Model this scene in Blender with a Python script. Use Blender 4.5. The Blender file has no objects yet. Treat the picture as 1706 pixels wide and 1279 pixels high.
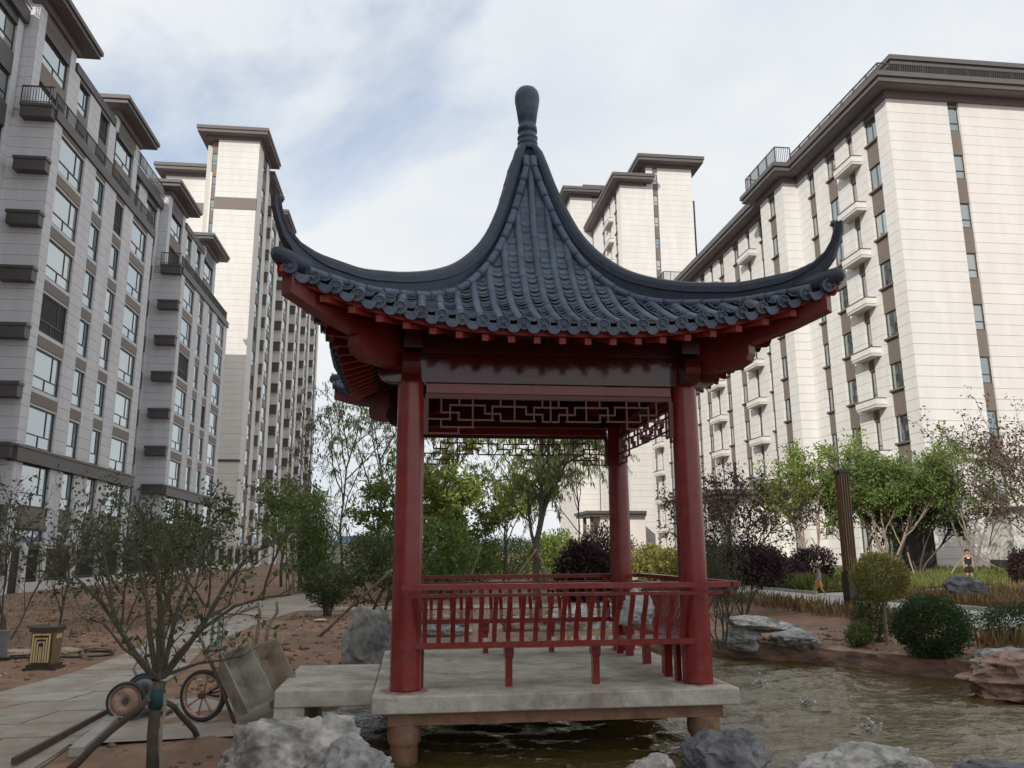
import bpy, bmesh, math, random
import numpy as np
from mathutils import Vector, Matrix, noise as mnoise

sc = bpy.context.scene
col = sc.collection
rad = math.radians
# ------------------------------------------------------------------ camera
FPX, PITCH, YAW, ROLL, HC = 1340.0, rad(11.88), rad(7.0), rad(0.35), 2.02
IW, IH = 1706, 1279
_f = np.array([math.sin(YAW)*math.cos(PITCH), math.cos(YAW)*math.cos(PITCH), math.sin(PITCH)])
_r0 = np.array([math.cos(YAW), -math.sin(YAW), 0.0]); _u0 = np.cross(_r0, _f)
_r = _r0*math.cos(ROLL) - _u0*math.sin(ROLL); _u = _u0*math.cos(ROLL) + _r0*math.sin(ROLL)
_C = np.array([0, 0, HC])
cam_d = bpy.data.cameras.new('camera'); cam = bpy.data.objects.new('camera', cam_d); col.objects.link(cam)
cam_d.sensor_fit = 'HORIZONTAL'; cam_d.sensor_width = 36; cam_d.lens = FPX/IW*36; cam_d.clip_end = 12000; cam_d.clip_start = .05
cam.matrix_world = Matrix(((_r[0], _u[0], -_f[0], 0), (_r[1], _u[1], -_f[1], 0), (_r[2], _u[2], -_f[2], HC), (0, 0, 0, 1)))
sc.camera = cam
def ray(x, y): return _f + _r*(x-IW/2)/FPX - _u*(y-IH/2)/FPX
def at_z(x, y, z): d = ray(x, y); return _C + d*((z-HC)/d[2])
def at_y(x, y, Y): d = ray(x, y); return _C + d*(Y/d[1])
def at_x(x, y, X): d = ray(x, y); return _C + d*(X/d[0])
# ------------------------------------------------------------------ sky, sun, exposure
SUN_AZ, SUN_EL = rad(40), rad(28.5)          # azimuth measured from -Y towards -X
world = bpy.data.worlds.new('World'); sc.world = world; world.use_nodes = True
wn, wl = world.node_tree.nodes, world.node_tree.links; wn.clear()
wo = wn.new('ShaderNodeOutputWorld'); bg = wn.new('ShaderNodeBackground'); bg.inputs[1].default_value = 0.1
sky = wn.new('ShaderNodeTexSky'); sky.sky_type = 'NISHITA'; sky.sun_disc = False
sky.sun_elevation = SUN_EL; sky.sun_rotation = math.pi + SUN_AZ; sky.altitude = 1900; sky.dust_density = 1.2
tc = wn.new('ShaderNodeTexCoord'); mp = wn.new('ShaderNodeMapping'); mp.inputs['Scale'].default_value = (1.0, 1.0, 1.5); mp.inputs['Rotation'].default_value = (0, 0, rad(-9))
mp.inputs['Location'].default_value = (5.61, 6.68, 7.16)
nz = wn.new('ShaderNodeTexNoise'); nz.inputs['Scale'].default_value = 1.9; nz.inputs['Detail'].default_value = 9; nz.inputs['Roughness'].default_value = .56; nz.inputs['Distortion'].default_value = .35
nz2 = wn.new('ShaderNodeTexNoise'); nz2.inputs['Scale'].default_value = 3.2; nz2.inputs['Detail'].default_value = 8; nz2.inputs['Roughness'].default_value = .55
cr = wn.new('ShaderNodeValToRGB'); cr.color_ramp.elements[0].position = .22; cr.color_ramp.elements[0].color = (.22, .22, .22, 1)
cr.color_ramp.elements[1].position = .41; cr.color_ramp.elements[1].color = (1, 1, 1, 1)
cc = wn.new('ShaderNodeValToRGB'); cc.color_ramp.elements[0].position = .3; cc.color_ramp.elements[0].color = (5.0, 5.4, 5.95, 1)
cc.color_ramp.elements[1].position = .62; cc.color_ramp.elements[1].color = (6.15, 6.35, 6.5, 1)
mix = wn.new('ShaderNodeMix'); mix.data_type = 'RGBA'
wl.new(tc.outputs['Generated'], mp.inputs[0]); wl.new(mp.outputs[0], nz.inputs['Vector']); wl.new(mp.outputs[0], nz2.inputs['Vector'])
wl.new(nz.outputs[0], cr.inputs[0]); wl.new(nz2.outputs[0], cc.inputs[0])
wl.new(cr.outputs[0], mix.inputs[0]); sm = wn.new('ShaderNodeMix'); sm.data_type = 'RGBA'; sm.blend_type = 'MULTIPLY'; sm.inputs[0].default_value = 1; sm.inputs[7].default_value = (1.45, 1.55, 1.6, 1); wl.new(sky.outputs[0], sm.inputs[6]); wl.new(sm.outputs[2], mix.inputs[6]); wl.new(cc.outputs[0], mix.inputs[7])
wl.new(mix.outputs[2], bg.inputs[0]); wl.new(bg.outputs[0], wo.inputs[0])
sl = bpy.data.lights.new('sun', 'SUN'); sl.energy = 2.45; sl.angle = rad(.6); sl.color = (1, .94, .85)
sun = bpy.data.objects.new('sun', sl); col.objects.link(sun)
_sd = Vector((-math.sin(SUN_AZ)*math.cos(SUN_EL), -math.cos(SUN_AZ)*math.cos(SUN_EL), math.sin(SUN_EL)))
sun.rotation_euler = _sd.to_track_quat('Z', 'Y').to_euler(); sun.location = (-60, -60, 60)
sc.view_settings.view_transform = 'Standard'; sc.view_settings.look = 'None'; sc.view_settings.exposure = 0.5; sc.view_settings.gamma = 1
sc.view_settings.use_curve_mapping = False
sc.render.engine = 'CYCLES'; sc.cycles.max_bounces = 6; sc.cycles.use_denoising = True
sc.cycles.transparent_max_bounces = 6

# ------------------------------------------------------------------ materials
def mat(name, base, rough=.6, var=.25, scale=6, spec=.5, bump=0.0, bscale=40, metal=0, dirt=None, dscale=1.5, coat=0, isl=0.0, trans=0.0, stretch=None, obj=False, objvar=0.0):
    m = bpy.data.materials.new(name); m.use_nodes = True
    n, l = m.node_tree.nodes, m.node_tree.links; b = n['Principled BSDF']; out = n['Material Output']
    b.inputs['Roughness'].default_value = rough; b.inputs['Metallic'].default_value = metal
    b.inputs['Specular IOR Level'].default_value = spec; b.inputs['Coat Weight'].default_value = coat; b.inputs['Coat Roughness'].default_value = .08
    tcn = n.new('ShaderNodeTexCoord'); co = tcn.outputs['Object']
    if not obj:
        g = n.new('ShaderNodeNewGeometry'); co = g.outputs['Position']
    if stretch:
        mpn = n.new('ShaderNodeMapping'); mpn.inputs['Scale'].default_value = stretch; l.new(co, mpn.inputs[0]); co = mpn.outputs[0]
    nt = n.new('ShaderNodeTexNoise'); nt.inputs['Scale'].default_value = scale; nt.inputs['Detail'].default_value = 7; nt.inputs['Roughness'].default_value = .6
    l.new(co, nt.inputs['Vector'])
    hv = n.new('ShaderNodeHueSaturation'); hv.inputs['Color'].default_value = (*base, 1)
    mr = n.new('ShaderNodeMapRange'); mr.inputs[1].default_value = .25; mr.inputs[2].default_value = .75
    mr.inputs[3].default_value = 1-var; mr.inputs[4].default_value = 1+var
    l.new(nt.outputs[0], mr.inputs[0])
    val = mr.outputs[0]
    if isl:
        g2 = n.new('ShaderNodeNewGeometry'); m3 = n.new('ShaderNodeMapRange'); m3.inputs[3].default_value = 1-isl; m3.inputs[4].default_value = 1+isl
        l.new(g2.outputs['Random Per Island'], m3.inputs[0])
        mu = n.new('ShaderNodeMath'); mu.operation = 'MULTIPLY'; l.new(val, mu.inputs[0]); l.new(m3.outputs[0], mu.inputs[1]); val = mu.outputs[0]
        m4 = n.new('ShaderNodeMapRange'); m4.inputs[3].default_value = .5-isl*.09; m4.inputs[4].default_value = .5+isl*.06
        l.new(g2.outputs['Random Per Island'], m4.inputs[0]); l.new(m4.outputs[0], hv.inputs['Hue'])
    if objvar:
        oi = n.new('ShaderNodeObjectInfo'); m5 = n.new('ShaderNodeMapRange'); m5.inputs[3].default_value = 1-objvar; m5.inputs[4].default_value = 1+objvar
        l.new(oi.outputs['Random'], m5.inputs[0]); mu = n.new('ShaderNodeMath'); mu.operation = 'MULTIPLY'; l.new(val, mu.inputs[0]); l.new(m5.outputs[0], mu.inputs[1]); val = mu.outputs[0]
    l.new(val, hv.inputs['Value'])
    c = hv.outputs[0]
    if dirt:
        n2 = n.new('ShaderNodeTexNoise'); n2.inputs['Scale'].default_value = dscale; n2.inputs['Detail'].default_value = 8; n2.inputs['Roughness'].default_value = .65
        l.new(co, n2.inputs['Vector'])
        rp = n.new('ShaderNodeValToRGB'); rp.color_ramp.elements[0].position = .47; rp.color_ramp.elements[1].position = .66
        l.new(n2.outputs[0], rp.inputs[0])
        mx = n.new('ShaderNodeMix'); mx.data_type = 'RGBA'; mx.inputs[7].default_value = (*dirt, 1); l.new(rp.outputs[0], mx.inputs[0]); l.new(c, mx.inputs[6]); c = mx.outputs[2]
    l.new(c, b.inputs['Base Color'])
    if bump:
        nb = n.new('ShaderNodeTexNoise'); nb.inputs['Scale'].default_value = bscale; nb.inputs['Detail'].default_value = 6; l.new(co, nb.inputs['Vector'])
        bp = n.new('ShaderNodeBump'); bp.inputs['Strength'].default_value = bump; bp.inputs['Distance'].default_value = .02; l.new(nb.outputs[0], bp.inputs['Height']); l.new(bp.outputs[0], b.inputs['Normal'])
    if trans:
        tr = n.new('ShaderNodeBsdfTranslucent'); l.new(c, tr.inputs[0]); ms = n.new('ShaderNodeMixShader'); ms.inputs[0].default_value = trans
        l.new(b.outputs[0], ms.inputs[1]); l.new(tr.outputs[0], ms.inputs[2]); l.new(ms.outputs[0], out.inputs[0])
    return m
M = {}
M['tile'] = mat('roof_tile', (.060, .084, .132), .48, .3, 9, bump=.25, bscale=60, dirt=(.10, .125, .16), dscale=5, objvar=.28)
M['tile_dark'] = mat('roof_tile_dark', (.030, .041, .064), .55, .3, 9, bump=.2)
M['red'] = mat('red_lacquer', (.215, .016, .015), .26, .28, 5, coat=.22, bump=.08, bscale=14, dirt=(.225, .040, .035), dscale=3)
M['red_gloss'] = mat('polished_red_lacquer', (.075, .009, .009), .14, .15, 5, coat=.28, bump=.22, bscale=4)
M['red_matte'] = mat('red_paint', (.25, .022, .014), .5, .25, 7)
M['red_dark'] = mat('shade_toned_red', (.060, .008, .008), .35, .25, 5, coat=.1)  # red paint with the under-eave shade mixed into its base colour
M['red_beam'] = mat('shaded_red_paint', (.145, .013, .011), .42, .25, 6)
M['lattice'] = mat('lattice_paint', (.12, .015, .014), .4, .15, 8, coat=.1)
M['conc'] = mat('concrete', (.53, .49, .42), .85, .28, 5, bump=.4, bscale=25, dirt=(.30, .265, .215), dscale=2.3)
M['conc_red'] = mat('painted_concrete', (.33, .18, .115), .7, .2, 6, bump=.15, dirt=(.16, .085, .055), dscale=4)
M['stain'] = mat('paint_stained_concrete', (.33, .17, .15), .8, .4, 14, dirt=(.45, .40, .36), dscale=9)
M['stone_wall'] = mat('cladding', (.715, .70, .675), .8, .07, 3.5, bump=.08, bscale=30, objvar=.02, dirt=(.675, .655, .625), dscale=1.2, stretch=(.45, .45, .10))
M['stone_cool'] = mat('shade_grey_cladding', (.625, .635, .66), .8, .08, 3.5, bump=.08, bscale=30, objvar=.03, dirt=(.575, .58, .60), dscale=1.2, stretch=(.45, .45, .10))  # copy of the cream cladding, the cool grey of shade put into its colour
M['tile_pan'] = mat('pan_tile', (.070, .095, .130), .6, .4, 9, bump=.25, bscale=60, dirt=(.11, .13, .15), dscale=5, objvar=.3)
M['stone_joint'] = mat('wall_body', (.56, .54, .51), .85, .06, 2)
M['spandrel'] = mat('brown_panel', (.175, .145, .122), .6, .08, 3, objvar=.06)
M['dark_panel'] = mat('charcoal_panel', (.085, .076, .075), .5, .1, 3)
M['roof_edge'] = mat('roof_fascia', (.115, .103, .10), .55, .1, 2)
M['soffit'] = mat('soffit', (.14, .12, .125), .7, .08, 2)
M['frame'] = mat('window_frame', (.045, .045, .045), .4, .1, 3)
M['rail_metal'] = mat('railing_metal', (.05, .048, .048), .45, .1, 4)
M['soil'] = mat('red_soil', (.265, .155, .095), .95, .45, 2.2, bump=1.0, bscale=7, dirt=(.165, .108, .072), dscale=.8)
M['pave'] = mat('paving', (.36, .32, .275), .8, .3, 3, bump=.25, bscale=22, dirt=(.29, .20, .14), dscale=.9, objvar=.08)
M['road'] = mat('road_surface', (.42, .405, .375), .85, .12, 2, bump=.2, bscale=30)
M['kerb'] = mat('kerb_stone', (.36, .345, .32), .8, .2, 5, bump=.2)
M['lawn'] = mat('lawn_ground', (.17, .155, .05), .95, .4, 4, bump=.5, bscale=30, dirt=(.20, .15, .07), dscale=1.2)
M['rock'] = mat('grey_rock', (.33, .325, .305), .85, .6, 7, bump=1.0, bscale=9, dirt=(.10, .10, .105), dscale=3.2, obj=True)
M['rock_pale'] = mat('pale_rock', (.46, .435, .395), .85, .55, 7, bump=1.0, bscale=10, dirt=(.13, .125, .12), dscale=4.5, obj=True)
M['rock_dark'] = mat('dark_rock', (.12, .12, .135), .8, .6, 7, bump=1.0, bscale=10, dirt=(.24, .23, .21), dscale=4, obj=True)
M['rock_red'] = mat('red_sandstone', (.36, .225, .17), .85, .4, 4, bump=.6, bscale=14, dirt=(.13, .095, .075), dscale=2.2, stretch=(1, 1, 3))
M['bark'] = mat('bark', (.095, .078, .062), .9, .35, 12, bump=.6, bscale=50)
M['bark_pale'] = mat('pale_bark', (.30, .24, .19), .9, .3, 12, bump=.4, bscale=40)
M['stake'] = mat('stake_wood', (.27, .215, .16), .85, .3, 10, bump=.3)
M['teal'] = mat('teal_wrap', (.012, .055, .06), .7, .2, 10)
def leafm(n, c, isl=.45, trans=.38, var=.25): M[n] = mat(n, c, .5, var, 1.2, spec=.3, isl=isl, trans=trans)
leafm('leaf_dark', (.088, .118, .048)); leafm('leaf_mid', (.155, .22, .058)); leafm('leaf_bright', (.215, .27, .06)); leafm('leaf_bamboo', (.165, .24, .07), .35)
leafm('leaf_willow', (.20, .25, .085)); leafm('leaf_purple', (.060, .032, .036)); leafm('leaf_brown', (.10, .066, .052)); leafm('leaf_yellow', (.26, .25, .07)); leafm('leaf_box', (.052, .088, .034), .4)
leafm('leaf_grey', (.115, .13, .075)); leafm('dry_grass', (.24, .16, .08), .45); leafm('green_grass', (.16, .18, .055), .4)
M['tyre'] = mat('tyre_rubber', (.030, .030, .032), .75, .3, 8)
M['rim'] = mat('wheel_rim', (.42, .27, .21), .6, .3, 9, dirt=(.22, .13, .09), dscale=8)
M['rust'] = mat('rusty_frame', (.085, .055, .045), .7, .4, 12)
M['cart'] = mat('mortar_tray', (.34, .31, .27), .8, .3, 7, bump=.3, bscale=25, dirt=(.20, .165, .13), dscale=4)
M['cart_tan'] = mat('muddy_tray', (.33, .265, .20), .8, .3, 7, bump=.3, bscale=25, dirt=(.20, .14, .10), dscale=4)
M['lamp_dark'] = mat('lamp_bronze', (.05, .038, .028), .45, .2, 8)
M['lamp_tan'] = mat('lamp_side', (.20, .12, .06), .6, .2, 8)
M['lamp_cream'] = mat('lamp_panel', (.62, .49, .25), .6, .1, 8)
M['plastic'] = mat('plastic_sheet', (.78, .82, .82), .3, .15, 4, trans=.25)
M['white'] = mat('white_paint', (.66, .64, .61), .7, .1, 3)
M['blue'] = mat('blue_sheet', (.10, .19, .32), .6, .15, 3)
M['black'] = mat('black_plastic', (.02, .02, .022), .5, .2, 5)
M['hose'] = mat('hose_rubber', (.035, .033, .03), .6, .2, 8)
M['sack'] = mat('sack_cloth', (.42, .34, .24), .9, .2, 10)
M['skin'] = mat('skin', (.42, .25, .17), .6, .05, 9)
M['hair'] = mat('hair', (.012, .010, .010), .6, .2, 30)
M['cloth_black'] = mat('black_cloth', (.018, .018, .02), .85, .2, 20)
M['cloth_grey'] = mat('grey_cloth', (.24, .25, .27), .85, .3, 25)
M['cloth_orange'] = mat('orange_cloth', (.55, .24, .05), .85, .15, 20)
M['grey_metal'] = mat('grey_metal', (.22, .23, .24), .45, .2, 6, metal=.4)
M['hill'] = mat('far_hill', (.17, .20, .24), .95, .1, .01)  # distance haze is put into the blue-grey base colour
def glassm(name, tint, curtain):
    m = bpy.data.materials.new(name); m.use_nodes = True; n, l = m.node_tree.nodes, m.node_tree.links; b = n['Principled BSDF']
    oi = n.new('ShaderNodeObjectInfo'); rp = n.new('ShaderNodeValToRGB'); e = rp.color_ramp.elements
    e[0].position = .0; e[0].color = (.018, .022, .024, 1); e[1].position = 1; e[1].color = (*curtain, 1)
    x = e.new(.55); x.color = (.04, .05, .05, 1); x = e.new(.7); x.color = (*[c*.45 for c in curtain], 1)
    l.new(oi.outputs['Random'], rp.inputs[0]); l.new(rp.outputs[0], b.inputs['Base Color'])
    b.inputs['Roughness'].default_value = .25
    gl = n.new('ShaderNodeBsdfGlossy'); gl.inputs['Roughness'].default_value = .02; gl.inputs['Color'].default_value = (*tint, 1)
    g = n.new('ShaderNodeNewGeometry'); nt = n.new('ShaderNodeTexNoise'); nt.inputs['Scale'].default_value = .55; l.new(g.outputs['Position'], nt.inputs['Vector'])
    bp = n.new('ShaderNodeBump'); bp.inputs['Strength'].default_value = .10; bp.inputs['Distance'].default_value = .3; l.new(nt.outputs[0], bp.inputs['Height']); l.new(bp.outputs[0], gl.inputs['Normal'])
    lw = n.new('ShaderNodeLayerWeight'); lw.inputs[0].default_value = .5
    mr = n.new('ShaderNodeMapRange'); mr.inputs[3].default_value = .34; mr.inputs[4].default_value = .95; l.new(lw.outputs['Fresnel'], mr.inputs[0])
    ms = n.new('ShaderNodeMixShader'); l.new(mr.outputs[0], ms.inputs[0]); l.new(b.outputs[0], ms.inputs[1]); l.new(gl.outputs[0], ms.inputs[2]); l.new(ms.outputs[0], n['Material Output'].inputs[0])
    return m
M['void'] = mat('open_window', (.03, .028, .027), .8, .3, 2)
M['glass'] = glassm('window_glass', (.80, .88, .90), (.30, .28, .24))
def waterm():
    m = bpy.data.materials.new('pond_water'); m.use_nodes = True; n, l = m.node_tree.nodes, m.node_tree.links; b = n['Principled BSDF']
    b.inputs['Base Color'].default_value = (.090, .064, .020, 1); b.inputs['Roughness'].default_value = .04; b.inputs['IOR'].default_value = 1.5
    b.inputs['Specular IOR Level'].default_value = .9
    g = n.new('ShaderNodeNewGeometry'); mpn = n.new('ShaderNodeMapping'); mpn.inputs['Scale'].default_value = (1, 1.5, 1); mpn.inputs['Rotation'].default_value = (0, 0, .35); l.new(g.outputs['Position'], mpn.inputs[0])
    h = None
    for s, a in ((6.0, 1.0), (14, .5), (30, .15)):
        nt = n.new('ShaderNodeTexNoise'); nt.inputs['Scale'].default_value = s; nt.inputs['Detail'].default_value = 3; nt.inputs['Distortion'].default_value = .6; l.new(mpn.outputs[0], nt.inputs['Vector'])
        mu = n.new('ShaderNodeMath'); mu.operation = 'MULTIPLY'; mu.inputs[1].default_value = a; l.new(nt.outputs[0], mu.inputs[0])
        if h is None: h = mu.outputs[0]
        else:
            ad = n.new('ShaderNodeMath'); ad.operation = 'ADD'; l.new(h, ad.inputs[0]); l.new(mu.outputs[0], ad.inputs[1]); h = ad.outputs[0]
    bp = n.new('ShaderNodeBump'); bp.inputs['Strength'].default_value = 1.0; bp.inputs['Distance'].default_value = .025; l.new(h, bp.inputs['Height']); l.new(bp.outputs[0], b.inputs['Normal'])
    return m
M['water'] = waterm()

# ------------------------------------------------------------------ mesh helpers
class MB:
    def __init__(s): s.v = []; s.f = []; s.sm = []
    def add(s, v, f, smooth=False):
        k = len(s.v); s.v += [tuple(p) for p in v]; s.f += [tuple(i+k for i in q) for q in f]; s.sm += [smooth]*len(f); return s
    def box(s, x0, x1, y0, y1, z0, z1):
        return s.add([(x0,y0,z0),(x1,y0,z0),(x1,y1,z0),(x0,y1,z0),(x0,y0,z1),(x1,y0,z1),(x1,y1,z1),(x0,y1,z1)],
                     [(0,3,2,1),(4,5,6,7),(0,1,5,4),(1,2,6,5),(2,3,7,6),(3,0,4,7)])
    def obox(s, c, ax, ay, az):          # centre and three half-axes
        c, ax, ay, az = map(np.asarray, (c, ax, ay, az)); vs = []
        for k in (-1, 1):
            for i, j in ((-1,-1),(1,-1),(1,1),(-1,1)): vs.append(c+i*ax+j*ay+k*az)
        return s.add(vs, [(0,3,2,1),(4,5,6,7),(0,1,5,4),(1,2,6,5),(2,3,7,6),(3,0,4,7)])
    def bar(s, a, b, w, h, up=(0,0,1)):
        a, b = np.array(a, float), np.array(b, float); d = b-a; L = np.linalg.norm(d); d /= L
        sd = np.cross(d, up); q = np.linalg.norm(sd)
        sd = np.cross(d, (1,0,0)) if q < 1e-4 else sd; sd /= np.linalg.norm(sd); u = np.cross(sd, d)
        return s.obox((a+b)/2, d*L/2, sd*w/2, u*h/2)
    def tube(s, pts, r, n=6, caps=True, smooth=True):
        pts = [np.array(p, float) for p in pts]; m = len(pts)
        rs = [r]*m if np.isscalar(r) else list(r)
        k = len(s.v); ref = None
        for i, p in enumerate(pts):
            t = pts[min(i+1, m-1)]-pts[max(i-1, 0)]; t = t/(np.linalg.norm(t)+1e-9)
            if ref is None: ref = np.array((0,0,1.)) if abs(t[2]) < .9 else np.array((1.,0,0))
            a = np.cross(t, ref); q = np.linalg.norm(a)
            if q < 1e-4: a = np.cross(t, (.3,.9,.1)); q = np.linalg.norm(a)
            a /= q; b = np.cross(t, a); ref = -b if np.dot(-b, ref) > 0 else b
            for j in range(n):
                an = 2*math.pi*j/n; s.v.append(tuple(p+rs[i]*(a*math.cos(an)+b*math.sin(an))))
        for i in range(m-1):
            for j in range(n):
                s.f.append((k+i*n+j, k+i*n+(j+1) % n, k+(i+1)*n+(j+1) % n, k+(i+1)*n+j)); s.sm.append(smooth)
        if caps:
            s.f.append(tuple(k+j for j in reversed(range(n)))); s.sm.append(False)
            s.f.append(tuple(k+(m-1)*n+j for j in range(n))); s.sm.append(False)
        return s
    def lathe(s, c, prof, n=20, smooth=True):
        k = len(s.v); m = len(prof)
        for r, z in prof:
            for j in range(n): an = 2*math.pi*j/n; s.v.append((c[0]+r*math.cos(an), c[1]+r*math.sin(an), c[2]+z))
        for i in range(m-1):
            for j in range(n): s.f.append((k+i*n+j, k+i*n+(j+1) % n, k+(i+1)*n+(j+1) % n, k+(i+1)*n+j)); s.sm.append(smooth)
        s.f.append(tuple(k+j for j in reversed(range(n)))); s.sm.append(False)
        s.f.append(tuple(k+(m-1)*n+j for j in range(n))); s.sm.append(False)
        return s
    def sweep(s, sections, closed=True, caps=True, smooth=False):   # list of equal-length point rings
        k = len(s.v); n = len(sections[0])
        for q in sections: s.v += [tuple(p) for p in q]
        for i in range(len(sections)-1):
            for j in range(n if closed else n-1):
                s.f.append((k+i*n+j, k+i*n+(j+1) % n, k+(i+1)*n+(j+1) % n, k+(i+1)*n+j)); s.sm.append(smooth)
        if caps and closed:
            s.f.append(tuple(k+j for j in reversed(range(n)))); s.sm.append(False)
            e = k+(len(sections)-1)*n; s.f.append(tuple(e+j for j in range(n))); s.sm.append(False)
        return s
    def xf(s, fn): s.v = [tuple(fn(p)) for p in s.v]; return s
    def mesh(s, name, m, org=(0,0,0)):
        me = bpy.data.meshes.new(name); o = np.array(org)
        me.from_pydata([tuple(np.array(p)-o) for p in s.v] if any(org) else s.v, [], s.f)
        if any(s.sm): me.polygons.foreach_set('use_smooth', s.sm)
        bm = bmesh.new(); bm.from_mesh(me); bmesh.ops.recalc_face_normals(bm, faces=bm.faces); bm.to_mesh(me); bm.free()
        if m: me.materials.append(M[m] if isinstance(m, str) else m)
        return me
ORG = {}
def link(name, data, parent=None):
    o = bpy.data.objects.new(name, data); col.objects.link(o)
    if parent: o.parent = parent; ORG[o.name] = ORG[parent.name]
    return o
def tag(o, label, cat, group=None, kind=None):
    if label: o['label'] = label
    if cat: o['category'] = cat
    if group: o['group'] = group
    if kind: o['kind'] = kind
    return o
def thing(name, loc, label, cat, group=None):
    o = bpy.data.objects.new(name, None); col.objects.link(o); o.location = loc; o.empty_display_size = .1; ORG[o.name] = tuple(loc)
    return tag(o, label, cat, group)
def part(name, mb, m, parent, kind=None):            # mb in world coordinates
    o = link(name, mb.mesh(name, m, ORG[parent.name]), parent)
    if kind: o['kind'] = kind
    return o
def solo(name, mb, m, label, cat, group=None, loc=None):   # a thing that is one mesh; origin at its base centre
    v = np.array(mb.v); lo, hi = v.min(0), v.max(0); org = loc or ((lo[0]+hi[0])/2, (lo[1]+hi[1])/2, lo[2])
    o = link(name, mb.mesh(name, m, org)); o.location = org; ORG[o.name] = tuple(org); return tag(o, label, cat, group)
def struct(name, mb, m): o = link(name, mb.mesh(name, m)); o['kind'] = 'structure'; ORG[o.name] = (0,0,0); return o
_cube = {}
def block(name, parent, x0, x1, y0, y1, z0, z1, m):   # scaled copy of one shared cube
    if m not in _cube: _cube[m] = MB().box(-.5,.5,-.5,.5,-.5,.5).mesh('block_'+m, m)
    o = link(name, _cube[m], parent); g = ORG[parent.name] if parent else (0,0,0)
    o.location = ((x0+x1)/2-g[0], (y0+y1)/2-g[1], (z0+z1)/2-g[2]); o.scale = (abs(x1-x0), abs(y1-y0), abs(z1-z0)); return o
# ------------------------------------------------------------------ terrain, pond, paths, road
WZ = .18
POND = np.array([(-.95,6.9),(-1.0,10.3),(-.45,11.6),(-.25,13.6),(.6,15.6),(2.6,16.6),(4.4,15.9),(5.45,14.75),(6.75,13.45),(7.35,12.45),(7.85,11.6),(8.15,11.0),(8.7,9.8),(8.9,8.2),(8.3,5.6),(5.4,5.3),(3.2,5.4),(1.5,5.4),(-.2,5.9)])
def sdist(P, poly):                                   # negative inside
    P = np.asarray(P, float); n = len(poly); d = np.full(len(P), 1e9); ins = np.zeros(len(P), bool)
    for i in range(n):
        a, b = poly[i], poly[(i+1) % n]; e = b-a; w = P-a
        t = np.clip((w@e)/(e@e), 0, 1); d = np.minimum(d, np.hypot(*(w-t[:,None]*e).T))
        c = ((a[1] > P[:,1]) != (b[1] > P[:,1])); xx = a[0]+(P[:,1]-a[1])/(b[1]-a[1]+1e-12)*e[0]; ins ^= c & (P[:,0] < xx)
    return np.where(ins, -d, d)
def sst(x, a, b): t = np.clip((x-a)/(b-a), 0, 1); return t*t*(3-2*t)
def gbase(x, y):
    x, y = np.asarray(x, float), np.asarray(y, float)
    z = .45 + .17*sst(x, 8.2, 10.4) + .2*sst(x, 13.4, 21) + .3*sst(x, 21, 27)
    z = z + .2*sst(y, 30, 80)*(x < 9) + .10*np.clip((y-45)/40, 0, 1)*(x < -9)
    return z
PY = [2, 7, 8, 9, 10.2, 11.3, 12.2, 15, 20, 27, 34, 42]
PL = [-7.5, -7.2, -6.8, -5.8, -4.75, -4.65, -4.5, -4.6, -5.3, -5.5, -4.4, -4.0]
PR = [-2.7, -2.75, -2.85, -2.9, -2.95, -3.05, -3.1, -3.5, -3.5, -3.0, -2.9, -2.6]
def pathmask(x, y):
    l, r = np.interp(y, PY, PL), np.interp(y, PY, PR)
    d = np.maximum(l-x, x-r); d = np.where(y > 42, 5, d)
    d = np.minimum(d, np.where((x > -3.2) & (x < 8.5), np.abs(y-24.8)-.8, 5))
    d = np.minimum(d, np.maximum(10.3-x, x-13.2)); d = np.minimum(d, np.where(x > 13, np.abs(y-25.3)-1.0, 5))
    return sst(d, .05, .6)
def fbm(P, o=4):
    return np.array([mnoise.fractal(Vector(p), .9, 2.1, o) for p in P])
def ground_z(x, y): return float(gbase(x, y))
def axis(segs):
    out = []
    for a, b, s in segs: out += list(np.arange(a, b, s))
    return np.array(out+[segs[-1][1]])
xs = axis([(-3000,-300,450),(-300,-60,40),(-60,-9,1.0),(-9,14,.26),(14,34,1.0),(34,70,6),(70,300,40),(300,3000,450)])
ys = axis([(-300,-40,40),(-40,2,3),(2,24,.26),(24,60,.9),(60,130,5),(130,400,40),(400,4000,450)])
XX, YY = np.meshgrid(xs, ys); PP = np.stack([XX.ravel(), YY.ravel()], 1)
near = (np.abs(PP[:,0]-2) < 45) & (PP[:,1] > 0) & (PP[:,1] < 70)
zz = gbase(PP[:,0], PP[:,1]); nn = np.zeros(len(PP)); idx = np.where(near)[0]
nn[idx] = fbm([(p[0]*.7, p[1]*.7, 0) for p in PP[idx]])*.05 + fbm([(p[0]*3.1, p[1]*3.1, 5) for p in PP[idx]], 3)*.022
zz = zz + nn*pathmask(PP[:,0], PP[:,1])
sd = sdist(PP, POND)
zz = np.where(sd < .1, np.interp(sd, [-1.2, -.25, .1], [-.8, -.35, .40]), np.where(sd < .5, .40+(zz-.40)*(sd-.1)/.4, zz))
nx, ny = len(xs), len(ys)
gm = MB(); gm.v = [(float(a), float(b), float(c)) for (a, b), c in zip(PP, zz)]
gm.f = [(j*nx+i, j*nx+i+1, (j+1)*nx+i+1, (j+1)*nx+i) for j in range(ny-1) for i in range(nx-1)]; gm.sm = [True]*len(gm.f)
struct('ground', gm, 'soil')
JETS = [at_z(px, py, WZ)[:2] for px, py in ((1265, 1143), (1345, 1177), (1450, 1217))]
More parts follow.
